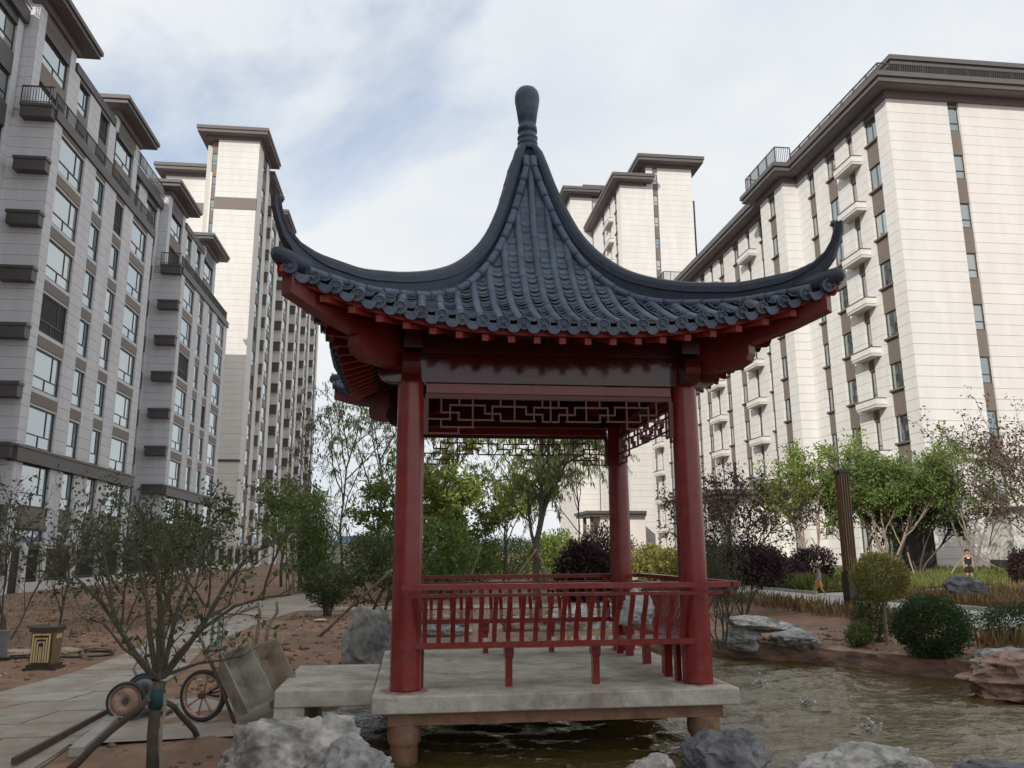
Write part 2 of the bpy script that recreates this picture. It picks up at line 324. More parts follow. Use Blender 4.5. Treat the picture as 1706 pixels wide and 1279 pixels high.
def wave(x, y):                                       # ripples: wind waves plus rings spreading from the fountain jets
    rg = np.random.default_rng(2); h = np.zeros_like(x)
    wx, wy = x+.12*np.sin(1.7*y+.6*x), y+.12*np.sin(1.3*x-.8*y)
    for k in range(26):
        lam = rg.uniform(.16, .75); an = rg.normal(1.5, .30); ph = rg.uniform(0, 6.28); q = 2*math.pi/lam
        h += lam*.0155*rg.uniform(.5, 1.2)*np.sin(q*(wx*math.cos(an)+wy*math.sin(an))+ph)
    for (jx, jy) in JETS:
        r_ = np.hypot(x-jx, y-jy); h += .016*np.exp(-r_*.55)*np.sin(2*math.pi*r_/.27)
    return h*(.35+.65*(.5+.5*np.sin(.9*x+.4*np.sin(y))*np.cos(.7*y+.5)))
wx_, wy_ = np.arange(-1.4, 9.4, .05), np.arange(5.1, 17.2, .05); WX, WY = np.meshgrid(wx_, wy_); WP = np.stack([WX.ravel(), WY.ravel()], 1)
win_ = (sdist(WP, POND) < .22).reshape(WX.shape); WH = WZ+wave(WX, WY); wid = -np.ones(WX.shape, int); wid[win_] = np.arange(win_.sum())
w = MB(); w.v = [tuple(map(float, q)) for q in zip(WX[win_], WY[win_], WH[win_])]
ok_ = win_[:-1, :-1] & win_[1:, :-1] & win_[:-1, 1:] & win_[1:, 1:]
w.f = [(int(wid[a, b]), int(wid[a, b+1]), int(wid[a+1, b+1]), int(wid[a+1, b])) for a, b in zip(*np.where(ok_))]; w.sm = [True]*len(w.f)
struct('pond_water', w, 'water')
# left garden path: sheet below, slabs on top near the camera
def strip(ylist, lf, rf, dz):
    m = MB()
    for i in range(len(ylist)-1):
        a, b = ylist[i], ylist[i+1]
        m.add([(lf(a), a, ground_z(lf(a), a)+dz), (rf(a), a, ground_z(rf(a), a)+dz), (rf(b), b, ground_z(rf(b), b)+dz), (lf(b), b, ground_z(lf(b), b)+dz)], [(0,1,2,3)])
    return m
pl = lambda y: float(np.interp(y, PY, PL)); pr = lambda y: float(np.interp(y, PY, PR))
path = struct('path', strip(np.arange(2, 42.1, .5), pl, pr, .012), 'pave')
rs = random.Random(5)
y = 4.2
while y < 17:
    h = .62; n = max(2, round((pr(y)-pl(y))/.75)); off = rs.uniform(-.12, .12)
    for k in range(n):
        f0, f1 = k/n, (k+1)/n
        if k > 0: f0 += off/n
        if k < n-1: f1 += off/n
        g = .008; z = .45+.030+rs.uniform(-.004, .004); y0, y1 = y+g, y+h-g
        xa0, xa1 = pl(y0)+(pr(y0)-pl(y0))*f0+g, pl(y0)+(pr(y0)-pl(y0))*f1-g
        xb0, xb1 = pl(y1)+(pr(y1)-pl(y1))*f0+g, pl(y1)+(pr(y1)-pl(y1))*f1-g
        m = MB().add([(xa0,y0,.43),(xa1,y0,.43),(xb1,y1,.43),(xb0,y1,.43),(xa0,y0,z),(xa1,y0,z),(xb1,y1,z),(xb0,y1,z)], [(0,3,2,1),(4,5,6,7),(0,1,5,4),(1,2,6,5),(2,3,7,6),(3,0,4,7)])
        part('paving_slab', m, 'pave', path)
    y += h
struct('cross_path', strip(np.arange(24.0, 25.61, .4), lambda y: -3.2, lambda y: 8.6, .014), 'pave')
pad = MB().add([(-2.95,7.6,.475),(-1.5,7.75,.472),(-1.0,8.2,.472),(-1.0,9.9,.472),(-1.6,10.1,.472),(-2.95,9.6,.475)], [(0,1,2,3,4,5)]); struct('concrete_pad', pad, 'pave')
road = struct('road', strip(np.arange(2, 75, 1.0), lambda y: 10.3, lambda y: 13.2, .012), 'road')
rb = MB().add([(13.2,24.3,.64),(20,24.3,.80),(27,24.3,1.11),(27,26.3,1.11),(20,26.3,.80),(13.2,26.3,.64)], [(0,1,4,5),(1,2,3,4)]); struct('side_road', rb, 'road')
for k in range(26):
    yy = 8+k*1.0
    if not 24.2 <= yy+.5 <= 26.4: block('kerb_stone', road, 13.2, 13.34, yy+.006, yy+.994, .5, .62+.10, 'kerb')
    if yy > 14: block('kerb_stone', road, 10.18, 10.3, yy+.006, yy+.994, .5, .62+.05, 'kerb')
for k in range(9):
    z = ground_z(14.5+k, 24.2); block('kerb_stone', road, 13.4+k+.006, 13.4+k+.994, 24.18, 24.3, z-.1, z+.10, 'kerb')
lw = MB()
for (x0, x1, y0, y1) in ((13.4,27,27,60),(13.4,20,10,24.1),(20,27,10,24.1)):
    nxx, nyy = 8, 8
    for i in range(nxx):
        for j in range(nyy):
            xa, xb, ya, yb = x0+(x1-x0)*i/nxx, x0+(x1-x0)*(i+1)/nxx, y0+(y1-y0)*j/nyy, y0+(y1-y0)*(j+1)/nyy
            lw.add([(a, b, ground_z(a, b)+.05) for a, b in ((xa,ya),(xb,ya),(xb,yb),(xa,yb))], [(0,1,2,3)])
struct('lawn', lw, 'lawn')
# far hills
hm = MB(); prof = []
for k in range(121):
    an = rad(-60+k); R = 2600; h = 70+60*mnoise.noise(Vector((k*.09, 1.3, 0)))+25*mnoise.noise(Vector((k*.4, 4, 0)))
    prof.append((R*math.sin(an), R*math.cos(an), h))
for i in range(120):
    a, b = prof[i], prof[i+1]; hm.add([(a[0],a[1],-5),(b[0],b[1],-5),(b[0]*1.15,b[1]*1.15,b[2]),(a[0]*1.15,a[1]*1.15,a[2])], [(0,1,2,3)], True)
struct('hills', hm, 'hill')
# pond edging of red sandstone
edg = struct('pond_edging', MB().add([(x, y, WZ-.02) for x, y in ((7.0,13.3),(7.3,13.3),(7.3,13.0))], [(0,1,2)]), 'rock_red')
def rough_block(cx, cy, z0, z1, L, W, ang, seed, amp=.05, sub=5):
    m = MB(); nu, nv, nw = 10, 4, 4; bmx = bmesh.new(); bmesh.ops.create_cube(bmx, size=1)
    bmesh.ops.subdivide_edges(bmx, edges=bmx.edges[:], cuts=sub, use_grid_fill=True)
    for v in bmx.verts:
        p = v.co; q = Vector((p.x*L, p.y*W, p.z*(z1-z0)))
        rr = 1-.10*max(0, (abs(p.x)*2)**6*(abs(p.z)*2)**4); q.x *= rr
        nn_ = mnoise.noise_vector(Vector((q.x*1.8+seed*7, q.y*1.8, q.z*3)))*amp*1.3 + mnoise.noise_vector(Vector((q.x*5+seed*3, q.y*5, q.z*9)))*amp*.5
        q += nn_; ca, sa = math.cos(ang), math.sin(ang)
        v.co = (cx+q.x*ca-q.y*sa, cy+q.x*sa+q.y*ca, (z0+z1)/2+q.z)
    bmx.verts.index_update(); m.v = [tuple(v.co) for v in bmx.verts]; m.f = [tuple(v.index for v in f.verts) for f in bmx.faces]; m.sm = [False]*len(m.f); bmx.free(); return m
EP = [(4.0,16.05),(5.5,14.8),(6.75,13.5),(7.38,12.5),(7.88,11.6),(8.2,10.9)]
for i in range(len(EP)-1):
    (ax, ay), (bx, by) = EP[i], EP[i+1]; L = math.hypot(bx-ax, by-ay); an = math.atan2(by-ay, bx-ax)
    n = 2 if L > 1.6 else 1
    for k in range(n):
        t = (k+.5)/n; ox, oy = -math.sin(an)*-.12, math.cos(an)*-.12
        part('edging_stone', rough_block(ax+(bx-ax)*t-ox*1.2, ay+(by-ay)*t-oy*1.2, -.15, .445, L/n*1.02, .42, an, i*3+k+1, .03), 'rock_red', edg)
# ------------------------------------------------------------------ pavilion
CX, CY, PZ, HALF = 1.37, 9.37, .78, 1.41
pav = thing('pavilion', (CX, CY, PZ), 'red lacquered square pavilion with curved dark tile roof standing over pond', 'pavilion')
def rk(k):                                            # local (u along side, v outward, z above platform) -> world, side k (0 front,1 right,2 back,3 left)
    c, s = [(1,0),(0,1),(-1,0),(0,-1)][k % 4]
    return lambda p: (CX + p[0]*c + p[1]*s, CY + p[0]*s - p[1]*c, PZ + p[2])
# platform
pf = MB().box(CX-1.70, CX+1.69, 7.62, 11.15, PZ-.15, PZ)
plat = part('platform', pf, 'conc', pav)
bv = plat.modifiers.new('bevel', 'BEVEL'); bv.width = .012; bv.segments = 2
part('edge_beam', MB().box(CX-1.56, CX+1.56, 7.74, 7.94, PZ-.27, PZ-.15), 'conc_red', plat)
part('edge_beam', MB().box(CX+1.36, CX+1.56, 7.95, 11.0, PZ-.27, PZ-.15), 'conc_red', plat)
part('edge_beam', MB().box(CX-1.56, CX-1.36, 7.95, 11.0, PZ-.27, PZ-.15), 'conc_red', plat)
for sx in (-1, 1):
    for yy in (7.87, 10.85):
        part('stub_column', MB().lathe((CX+sx*HALF, yy, -.4), [(.125,0),(.125,.72),(.130,.73),(.150,.76),(.155,.82),(.150,.89),(.15,.91)], 24), 'conc_red', plat)
# columns
for sx in (-1, 1):
    for sy in (-1, 1):
        part('column', MB().lathe((CX+sx*HALF, CY+sy*HALF, PZ), [(.148,0),(.146,.02),(.143,.5),(.139,1.5),(.130,2.93),(.11,3.2)], 28), 'red', pav)
# beams, boards, lattices on the four sides
LT = dict(H=[(678,760,235),(718,878,200),(620,720,265),(755,918,268),(678,825,302),(620,758,331),(878,950,238),(912,1068,204),(950,1110,271),(1068,1145,239),(1105,1183,206),(1145,1183,273)],
          V=[(678,170,235),(718,200,267),(760,170,200),(757,235,268),(822,170,303),(678,267,302),(757,302,331),(878,200,238),(912,204,269),(950,170,204),(950,238,271),(1015,170,271),(1068,204,239),(1105,204,271),(1145,170,206),(1145,239,273)])
for k in range(4):
    T = rk(k)
    b = MB()                                          # architrave with rounded ends
    L = HALF+.34; prof = []
    for a in range(0, 9): an = -math.pi/2+math.pi*a/8; prof.append((L-.15+.15*math.cos(an), 3.06+.145*math.sin(an)))
    pts = prof+[(-x, z) for x, z in reversed(prof)]
    dv = .004*k
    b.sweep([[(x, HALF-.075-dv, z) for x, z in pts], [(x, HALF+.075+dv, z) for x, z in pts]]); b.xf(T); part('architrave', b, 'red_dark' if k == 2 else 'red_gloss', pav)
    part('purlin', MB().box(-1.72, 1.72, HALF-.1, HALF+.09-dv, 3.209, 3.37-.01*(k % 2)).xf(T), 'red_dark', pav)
    part('lintel_board', MB().box(-HALF+.15, HALF-.15, HALF-.04, HALF+.04, 2.815, 2.905).xf(T), 'red', pav)
    la = part('lattice', MB().box(-HALF+.14, HALF-.14, HALF-.025, HALF+.025, 2.765, 2.808).box(-HALF+.125, -HALF+.175, HALF-.026, HALF+.026, 2.40, 2.764).box(HALF-.175, HALF-.125, HALF-.026, HALF+.026, 2.40, 2.764).xf(T), 'lattice', pav)
    sc_ = (HALF-.175)/563.0
    for kind in 'HV':
        for q in LT[kind]:
            for mir in (1, -1):
                if kind == 'H': x0, x1, z0, z1 = (q[0]-1183)*sc_, (q[1]-1183)*sc_, 0, 0; zc = 2.765-(q[2]-170)*sc_; bx = (x0-.008, x1+.008, zc-.008, zc+.008); d = .010
                else: xc = (q[0]-1183)*sc_; bx = (xc-.008, xc+.008, 2.765-(q[2]-170)*sc_-.008, 2.765-(q[1]-170)*sc_+.004); d = .0125
                if mir < 0: bx = (-bx[1], -bx[0], bx[2], bx[3])
                part('slat', MB().box(bx[0], bx[1], HALF-d, HALF+d, bx[2], bx[3]).xf(T), 'lattice', la)
    part('slat', MB().box(-.008, .008, HALF-.0125, HALF+.0125, 2.765-(273-170)*sc_, 2.77).xf(T), 'lattice', la)
    if k in (0, 2):                                   # column heads showing in front of the beam
        for sx in (-1, 1): part('column_head', MB().box(sx*HALF-.075, sx*HALF+.075, HALF+.03, HALF+.13, 2.925, 3.20).xf(T), 'red', pav)
# benches with curved backs: front, right, back
for k in (0, 1, 2):
    T = rk(k); uL, uR = -HALF+.02, HALF-.02
    if k == 1: uL, uR = -HALF+.30, HALF-.30
    be = part('bench', MB().box(uL, uR, HALF-.24, HALF+.13, .375, .43).xf(T), 'red', pav)
    rv = HALF+.34; eL = -HALF-.05 if k == 0 else -rv-.04; eR = rv-.10 if k in (0, 1) else HALF+.05
    if k == 1: eL, eR = -rv+.05, rv-.05
    part('top_rail', MB().box(eL, eR, rv-.04, rv+.04, .915-.003*k, .965-.003*k).xf(T), 'red', be)
    part('lower_rail', MB().box(eL+.07*(k != 1), eR-.05*(k != 1), rv-.075, rv-.03, .845-.003*k, .875-.003*k).xf(T), 'red', be)
    n = 20; span = 2*HALF-.34
    for i in range(n):
        u = -span/2+span*i/(n-1); secs = []
        for v, z in ((.085,.432),(.10,.52),(.15,.62),(.215,.72),(.262,.80),(.27,.846)):
            secs.append([(u-.021, HALF+v-.016, z), (u+.021, HALF+v-.016, z), (u+.021, HALF+v+.016, z), (u-.021, HALF+v+.016, z)])
        part('baluster', MB().sweep(secs).xf(T), 'red', be)
        if i % 2 == 0: part('rail_block', MB().box(u-.014, u+.014, rv-.055, rv-.03, .876, .914).xf(T), 'red', be)
    for u in ((-.43, .42) if k != 1 else (-.75, 0, .75)):
        lg = MB().sweep([[(u-a, HALF-.10-c, z), (u+a, HALF-.10-c, z), (u+a, HALF-.10+c, z), (u-a, HALF-.10+c, z)] for a, c, z in ((.032,.045,0),(.032,.045,.24),(.044,.06,.28),(.044,.06,.373))])
        part('leg', lg.xf(T), 'red', be)
    part('leg', MB().box(uL+.10, uL+.15, HALF-.20, HALF-.12, 0, .373).xf(T), 'red', be); part('leg', MB().box(uR-.15, uR-.10, HALF-.20, HALF-.12, 0, .373).xf(T), 'red', be)
# ---- roof surface
ZM = ([0, .1, .16, .28, .4, .6, .8, 1.0, 1.3, 1.6, 1.9, 2.2, 2.7], [6.35, 6.15, 6.0, 5.55, 5.14, 4.63, 4.29, 4.04, 3.78, 3.60, 3.45, 3.325, 3.12])
ZH = ([0, 1.0, 1.34, 1.67, 2.0, 2.26, 2.5, 2.7], [0, .02, .10, .20, .30, .41, .52, .62])
def mono(xs_, ys_):
    xs_, ys_ = np.array(xs_), np.array(ys_); h = np.diff(xs_); d = np.diff(ys_)/h; m = np.zeros(len(xs_)); m[0], m[-1] = d[0], d[-1]
    for i in range(1, len(xs_)-1): m[i] = 0 if d[i-1]*d[i] <= 0 else (h[i-1]+h[i])*3/((2*h[i]+h[i-1])/d[i-1]+(h[i]+2*h[i-1])/d[i])
    def f(x):
        x = min(max(x, xs_[0]), xs_[-1]); i = min(int(np.searchsorted(xs_, x, 'right')-1), len(h)-1); t = (x-xs_[i])/h[i]
        return (1+2*t)*(1-t)**2*ys_[i]+t*(1-t)**2*h[i]*m[i]+t*t*(3-2*t)*ys_[i+1]+t*t*(t-1)*h[i]*m[i+1]
    return f
zm, zh = mono(*ZM), mono(*ZH)
def rz(u, o): return zm(o) + zh(o)*(min(1.02, abs(u)/max(o, .01)))**3
def eo(u): return 2.2 + .40*max(0, (abs(u)-1.0)/1.6)**2
CORN = 2.60
def face_grid(k, dz, m_, name, parent, inner=.06, shrink=0.0, kind=None):
    T = rk(k); g = MB(); NU, NO = 30, 16; rows = []
    for j in range(NO+1):
        row = []
        for i in range(NU+1):
            s = -1+2*i/NU; ue = s*CORN; oe = eo(ue)-shrink; t = (j/NO)**.8
            o = inner+(oe-inner)*t; u = ue*o/max(oe, .01) if True else ue
            row.append(T((u, o, rz(u, o)+dz)))
        rows.append(row)
    return part(name, g.sweep(rows, closed=False, caps=False, smooth=True), m_, parent, kind)
roof = face_grid(0, -.02, 'tile_dark', 'roof', pav)
for k in (1, 2, 3): face_grid(k, -.02, 'tile_dark', 'roof_slope', roof)
SP = .19
def half_tube(path, r0, r1, side=(1,0,0), n=7):
    m = MB(); secs = []; L = len(path)
    for i, p in enumerate(path):
        t = np.array(path[min(i+1, L-1)])-np.array(path[max(i-1, 0)]); t /= np.linalg.norm(t); sd_ = np.array(side, float); nrm = np.cross(sd_, t); nrm *= np.sign(nrm[2] or 1); nrm /= np.linalg.norm(nrm)
        r = r0+(r1-r0)*i/(L-1); secs.append([np.array(p)+r*(sd_*math.cos(a)+nrm*(math.sin(a)*1.05-.1)) for a in np.linspace(0, math.pi, n)])
    return m.sweep(secs, closed=False, caps=False, smooth=True)
def barrel_rows():
    out = []
    for kk in range(-13, 14):
        u = kk*SP; oe = eo(u)
        if abs(u) > CORN-.1: continue
        o1 = oe; o0 = abs(u)+.13
        if o1-o0 < .05: o0 = o1-.07
        while o1 > o0+.03:
            sl_ = (zm(o1+.02)-zm(o1-.02))/.04; s = .32/math.hypot(1, sl_)
            a = max(o0, o1-s); out.append((u, a, o1)); o1 = a
    return out
def pan_rows():
    out = []
    for kk in range(-14, 14):
        u = (kk+.5)*SP; oe = eo(u)
        if abs(u) > CORN-.12: continue
        o1 = oe+.015; o0 = abs(u)+.14
        while o1 > o0+.02:
            sl_ = (zm(o1+.02)-zm(o1-.02))/.04; st = .098/math.hypot(1, sl_)
            out.append((u, o1-st, o1)); o1 -= st
    return out
def barrel_mb(u, a, b):
    j1, j2 = .004*math.sin(u*71+a*43), .003*math.cos(u*37+a*91); pth = [(u+j2, a+(b-a)*t, rz(u, a+(b-a)*t)+.012+j1*t) for t in (-.06, .3, .65, 1)]
    return half_tube(pth, .0535, .0555)
def pan_mb(u, a, b):
    m = MB(); w_ = .052; secs = []
    jz = .006*math.sin(u*91+a*57)
    for o, dz in ((a-.02, .010), (b+.012, .050+jz), (b+.012, .036+jz), (a-.02, .0)):
        secs.append([(u+w_*q, o, rz(u, o)+dz+(.018*q*q)) for q in (-1, -.5, 0, .5, 1)])
    return m.sweep(secs, closed=False, caps=False)
T0 = rk(0)
bars = sorted(barrel_rows(), key=lambda q: -(q[2]-q[1])*(1+.3*q[1])); pans = sorted(pan_rows(), key=lambda q: abs(q[0])+.3*abs(q[1]-1.2))
for i, q in enumerate(bars[:290]): part('barrel_tile', barrel_mb(*q).xf(T0), 'tile', roof)
def joined(fn, lst, Ts):
    m = MB()
    for T in Ts:
        for q in lst: w_ = fn(*q).xf(T); m.add(w_.v, w_.f); m.sm[-len(w_.f):] = w_.sm
    return m
for q in pans[:290]: part('pan_tile', pan_mb(*q).xf(T0), 'tile_pan', roof)
if pans[290:]: part('pan_tiles', joined(pan_mb, pans[290:], [T0]), 'tile_pan', roof, 'stuff')
part('rear_barrel_tiles', joined(barrel_mb, bars, [rk(1), rk(2), rk(3)]), 'tile', roof, 'stuff')
part('rear_pan_tiles', joined(pan_mb, [q for q in pans], [rk(1), rk(2), rk(3)]), 'tile', roof, 'stuff')
# eave discs and drip tiles
def disc_mb(u):
    oe = eo(u)+.03; z = rz(u, oe)+.02; m = MB(); n = 14
    dn = np.array((0, .96, -.28)); 
    for r0, r1, y0, y1 in ((.064,.064,-.05,.012),(.064,.050,.012,.012),(.050,.048,.012,.000),(.048,.022,.000,.000),(.022,.016,.000,.012),(.016,.001,.012,.014)):
        m.sweep([[(u+r0*math.cos(a), oe+y0-.2*r0*math.sin(a)*0, z+r0*math.sin(a)) for a in np.linspace(0, 2*math.pi, n, endpoint=False)], [(u+r1*math.cos(a), oe+y1, z+r1*math.sin(a)) for a in np.linspace(0, 2*math.pi, n, endpoint=False)]], caps=False)
    for p in range(6):
        a = p*math.pi/3; m.box(u+.031*math.cos(a)-.005, u+.031*math.cos(a)+.005, oe+.001, oe+.009, z+.031*math.sin(a)-.005, z+.031*math.sin(a)+.005)
    return m
def drip_mb(u):
    oe = eo(u)+.034; m = MB(); w_ = .088; top = []; bot = []
    z = rz(u, oe); sl_ = (rz(u+.06, eo(u+.06))-rz(u-.06, eo(u-.06)))/.12
    for q in np.linspace(-1, 1, 9):
        top.append((u+w_*q, oe, z+.006+.022*q*q+sl_*w_*q)); bot.append((u+w_*q*.9, oe+.006, z-.072*(1-abs(q)**3)-.004+.016*q*q+sl_*w_*q))
    return m.sweep([top, bot, [(p[0], p[1]-.014, p[2]) for p in bot], [(p[0], p[1]-.014, p[2]) for p in top]], closed=False, caps=False)
us = [kk*SP for kk in range(-13, 14) if abs(kk*SP) < CORN-.1]; ud = [(kk+.5)*SP for kk in range(-14, 14) if abs((kk+.5)*SP) < CORN-.04]
for u in us: part('eave_disc', disc_mb(u).xf(T0), 'tile', roof)
for u in ud: part('drip_tile', drip_mb(u).xf(T0), 'tile', roof)
for nm, fn, lst in (('rear_eave_discs', disc_mb, [(u,) for u in us]), ('rear_drip_tiles', drip_mb, [(u,) for u in ud])): part(nm, joined(fn, lst, [rk(1), rk(2), rk(3)]), 'tile', roof, 'stuff')
# ridges along the four hips
RT = mono([.05, .16, .24, .4, .58, .81, 1.02, 1.34, 1.67, 1.98, 2.26, 2.44], [6.42, 6.2, 5.9, 5.37, 4.91, 4.55, 4.33, 4.13, 4.0, 3.93, 3.93, 3.98])
def hip(k, along, lat, z):                            # along = offset on both axes
    q = lat/math.sqrt(2); T = rk(k); return T((along+q, along-q, z)) if True else None
for k in range(4):
    secs = []; offs = list(np.linspace(.10, 2.42, 44)); path = [(o, RT(o)) for o in offs]+[(2.50, 4.05), (2.545, 4.14), (2.57, 4.24), (2.575, 4.32)]
    n_ = len(path)
    for i, (o, z) in enumerate(path):
        a, b = path[max(i-1, 0)], path[min(i+1, n_-1)]; t = np.array(((b[0]-a[0])*math.sqrt(2), b[1]-a[1])); t /= np.linalg.norm(t); nr = np.array((t[1], -t[0]))  # (out, down)
        if nr[1] > 0: nr = -nr
        f = 1.0 if i < 40 else max(.26, 1-(i-39)*.13)
        d = (.34 if o > .3 else .23*.6+.30*.4*max(0, o-.1)/.2)*f; tw = .062*(f**.6)
        ring = []
        for lat, dep in ((-.075*f-.01, 1), (-.075*f-.005, .62), (-.055*f, .60), (-.055*f, .38), (-.07*f, .36), (-tw, .18), (-tw*.7, .06), (0, 0), (tw*.7, .06), (tw, .18), (.07*f, .36), (.055*f, .38), (.055*f, .60), (.075*f+.005, .62), (.075*f+.01, 1)):
            oo = o+nr[0]*d*dep/math.sqrt(2); ring.append(hip(k, oo, lat, z+nr[1]*d*dep))
        secs.append(ring)
    rg = part('ridge', MB().sweep(secs, smooth=False), 'tile_dark', roof)
    tip = path[-1]; p = hip(k, tip[0], 0, tip[1]); part('ridge_tip', MB().lathe((p[0], p[1], p[2]-.03), [(.022,0),(.027,.02),(.026,.04),(.014,.052),(.002,.056)], 10), 'tile', rg)
    for sgn in (-1, 1):                               # row of barrel tiles on both sides of the ridge
        o1 = 2.47; Tf = rk(k) if sgn > 0 else rk(k+1)
        while o1 > .16:
            sl_ = (zm(o1+.02)-zm(o1-.02))/.04; o0 = max(.13, o1-.23/math.hypot(1.414, sl_)); pts = []
            for t in (-.05, .25, .5, .75, 1.0):
                o = o0+(o1-o0)*t; u_ = max(.045, o-.135); dz_ = (rz(u_, o+.02)-rz(u_, o-.02))/.04; nl_ = math.hypot(1, dz_); h_ = .042
                pts.append(Tf((sgn*u_, o-dz_/nl_*h_, rz(u_, o)+h_/nl_)))
            part('ridge_side_tile', MB().tube(pts, [.047, .047, .048, .049, .051], 8), 'tile', rg)
            o1 = o0
    # corner end piece below the horn
    e = MB().tube([hip(k, o, 0, z) for o, z in ((2.30, 3.72), (2.42, 3.745), (2.52, 3.775), (2.585, 3.80), (2.61, 3.81))], [.10, .098, .09, .072, .04], 12)
    part('corner_cap', e, 'tile_dark', rg)
    # corner beams
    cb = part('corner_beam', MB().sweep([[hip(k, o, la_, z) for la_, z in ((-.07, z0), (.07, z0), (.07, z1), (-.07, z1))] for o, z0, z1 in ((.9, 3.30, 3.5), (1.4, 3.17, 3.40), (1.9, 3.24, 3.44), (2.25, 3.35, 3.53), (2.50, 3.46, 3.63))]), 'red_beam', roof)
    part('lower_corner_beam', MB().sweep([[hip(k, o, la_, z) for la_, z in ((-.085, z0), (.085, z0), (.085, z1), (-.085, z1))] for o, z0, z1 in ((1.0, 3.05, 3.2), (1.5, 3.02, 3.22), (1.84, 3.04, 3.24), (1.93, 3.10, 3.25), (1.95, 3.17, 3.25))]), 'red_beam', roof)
# fascia boards, rafters, soffit
for k in range(4):
    T = rk(k); secs = []
    for u in np.linspace(-CORN+.02, CORN-.02, 41):
        o = eo(u)-.035; z = rz(u, o); secs.append([T((u, o-.03, z-.105)), T((u, o, z-.105)), T((u, o, z-.045)), T((u, o-.03, z-.045))])
    part('fascia', MB().sweep(secs), 'red_matte', roof)
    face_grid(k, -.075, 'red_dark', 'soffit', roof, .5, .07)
    n = 21
    for i in range(n):
        s = -1+2*i/(n-1); ue = s*(CORN-.16); ui = s*1.32; oe = eo(ue)-.045
        for (o0_, o1_, u0_, u1_, dz, w_, nm) in ((1.5, oe, ui+(ue-ui)*.1, ue, -.150, .062, 'flying_rafter'), (.9, oe-.30, ui*.8, ui+(ue-ui)*.66, -.20, .058, 'rafter')):
            secs = []
            for t in (0, .33, .66, 1):
                o = o0_+(o1_-o0_)*t; u = u0_+(u1_-u0_)*t; z = rz(u, o)+dz
                secs.append([T((u-w_/2, o, z-w_/2)), T((u+w_/2, o, z-w_/2)), T((u+w_/2, o, z+w_/2)), T((u-w_/2, o, z+w_/2))])
            part(nm, MB().sweep(secs), 'red_matte' if nm == 'flying_rafter' else 'red_dark', roof)
# finial
fz = PZ+6.26
part('finial', MB().lathe((CX, CY, fz), [(.15,0),(.125,.06),(.122,.10),(.130,.105),(.130,.125),(.118,.13),(.124,.17),(.130,.175),(.132,.20),(.120,.21),(.112,.245),(.110,.27),(.126,.275),(.124,.34),(.112,.35),(.110,.375),(.114,.41),(.116,.412),(.118,.44),(.120,.442),(.135,.56),(.150,.65),(.160,.72),(.160,.78),(.148,.835),(.118,.88),(.065,.905),(.005,.912)], 28), 'tile', pav)
for k_, (sx, sy) in enumerate(((-1,-1),(1,-1),(1,1),(-1,1))):      # red paint spilt on the slab round the columns
    m = MB(); rnd = random.Random(k_); cx_, cy_ = CX+sx*HALF, CY+sy*HALF; ring = []
    for a in np.linspace(0, 2*math.pi, 36, endpoint=False):
        r_ = .17+.13*abs(mnoise.noise(Vector((math.cos(a)*2+k_, math.sin(a)*2, 0))))+.05*rnd.random(); ring.append((min(max(cx_+r_*math.cos(a), CX-1.685), CX+1.675), max(cy_+r_*math.sin(a), 7.635), PZ+.002))
    m.add(ring, [tuple(range(36))]); part('paint_stain', m, 'stain', plat)
# footbridge from the left bank
fb = thing('footbridge', (-.8, 9.1, .3), 'pale concrete footbridge slab joining the left bank to the pavilion', 'footbridge')
d_ = part('deck', MB().box(-1.26, -.335, 8.2, 9.95, PZ-.17, PZ-.01), 'conc', fb); bv = d_.modifiers.new('bevel', 'BEVEL'); bv.width = .015; bv.segments = 2
part('pier', MB().box(-1.26, -.98, 8.22, 9.9, -.3, PZ-.17), 'conc', fb)
# ------------------------------------------------------------------ apartment buildings
_win = {}; wr = random.Random(12)
def win_mesh(w, h, style):
    key = (round(w, 2), round(h, 2), style)
    if key in _win: return _win[key]
    f = MB(); p = MB(); t = .06
    f.box(-w/2, w/2, -.04, .04, 0, t); f.box(-w/2, w/2, -.04, .04, h-t, h); f.box(-w/2, -w/2+t, -.04, .04, t, h-t); f.box(w/2-t, w/2, -.04, .04, t, h-t)
    if style == 'big':
        zz_ = h*.30; f.box(-w/2+t, w/2-t, -.035, .035, zz_, zz_+.06); f.box(w*.22-.03, w*.22+.03, -.034, .034, zz_+.06, h-t); f.box(-.03, .03, -.034, .034, t, zz_)
    elif style == 'mid':
        zz_ = h*.30; f.box(-w/2+t, w/2-t, -.035, .035, zz_, zz_+.06); f.box(w*.18-.025, w*.18+.025, -.034, .034, zz_+.06, h-t)
    elif style == 'slide': f.box(-.03, .03, -.034, .034, t, h-t)
    elif style == 'strip': f.box(-w/2+t, w/2-t, -.035, .035, h*.32, h*.32+.05)
    p.add([(-w/2+t, .0, t), (w/2-t, .0, t), (w/2-t, .0, h-t), (-w/2+t, .0, h-t)], [(0,1,2,3)])
    _win[key] = (f.mesh('window', 'frame'), p.mesh('pane', 'glass')); return _win[key]
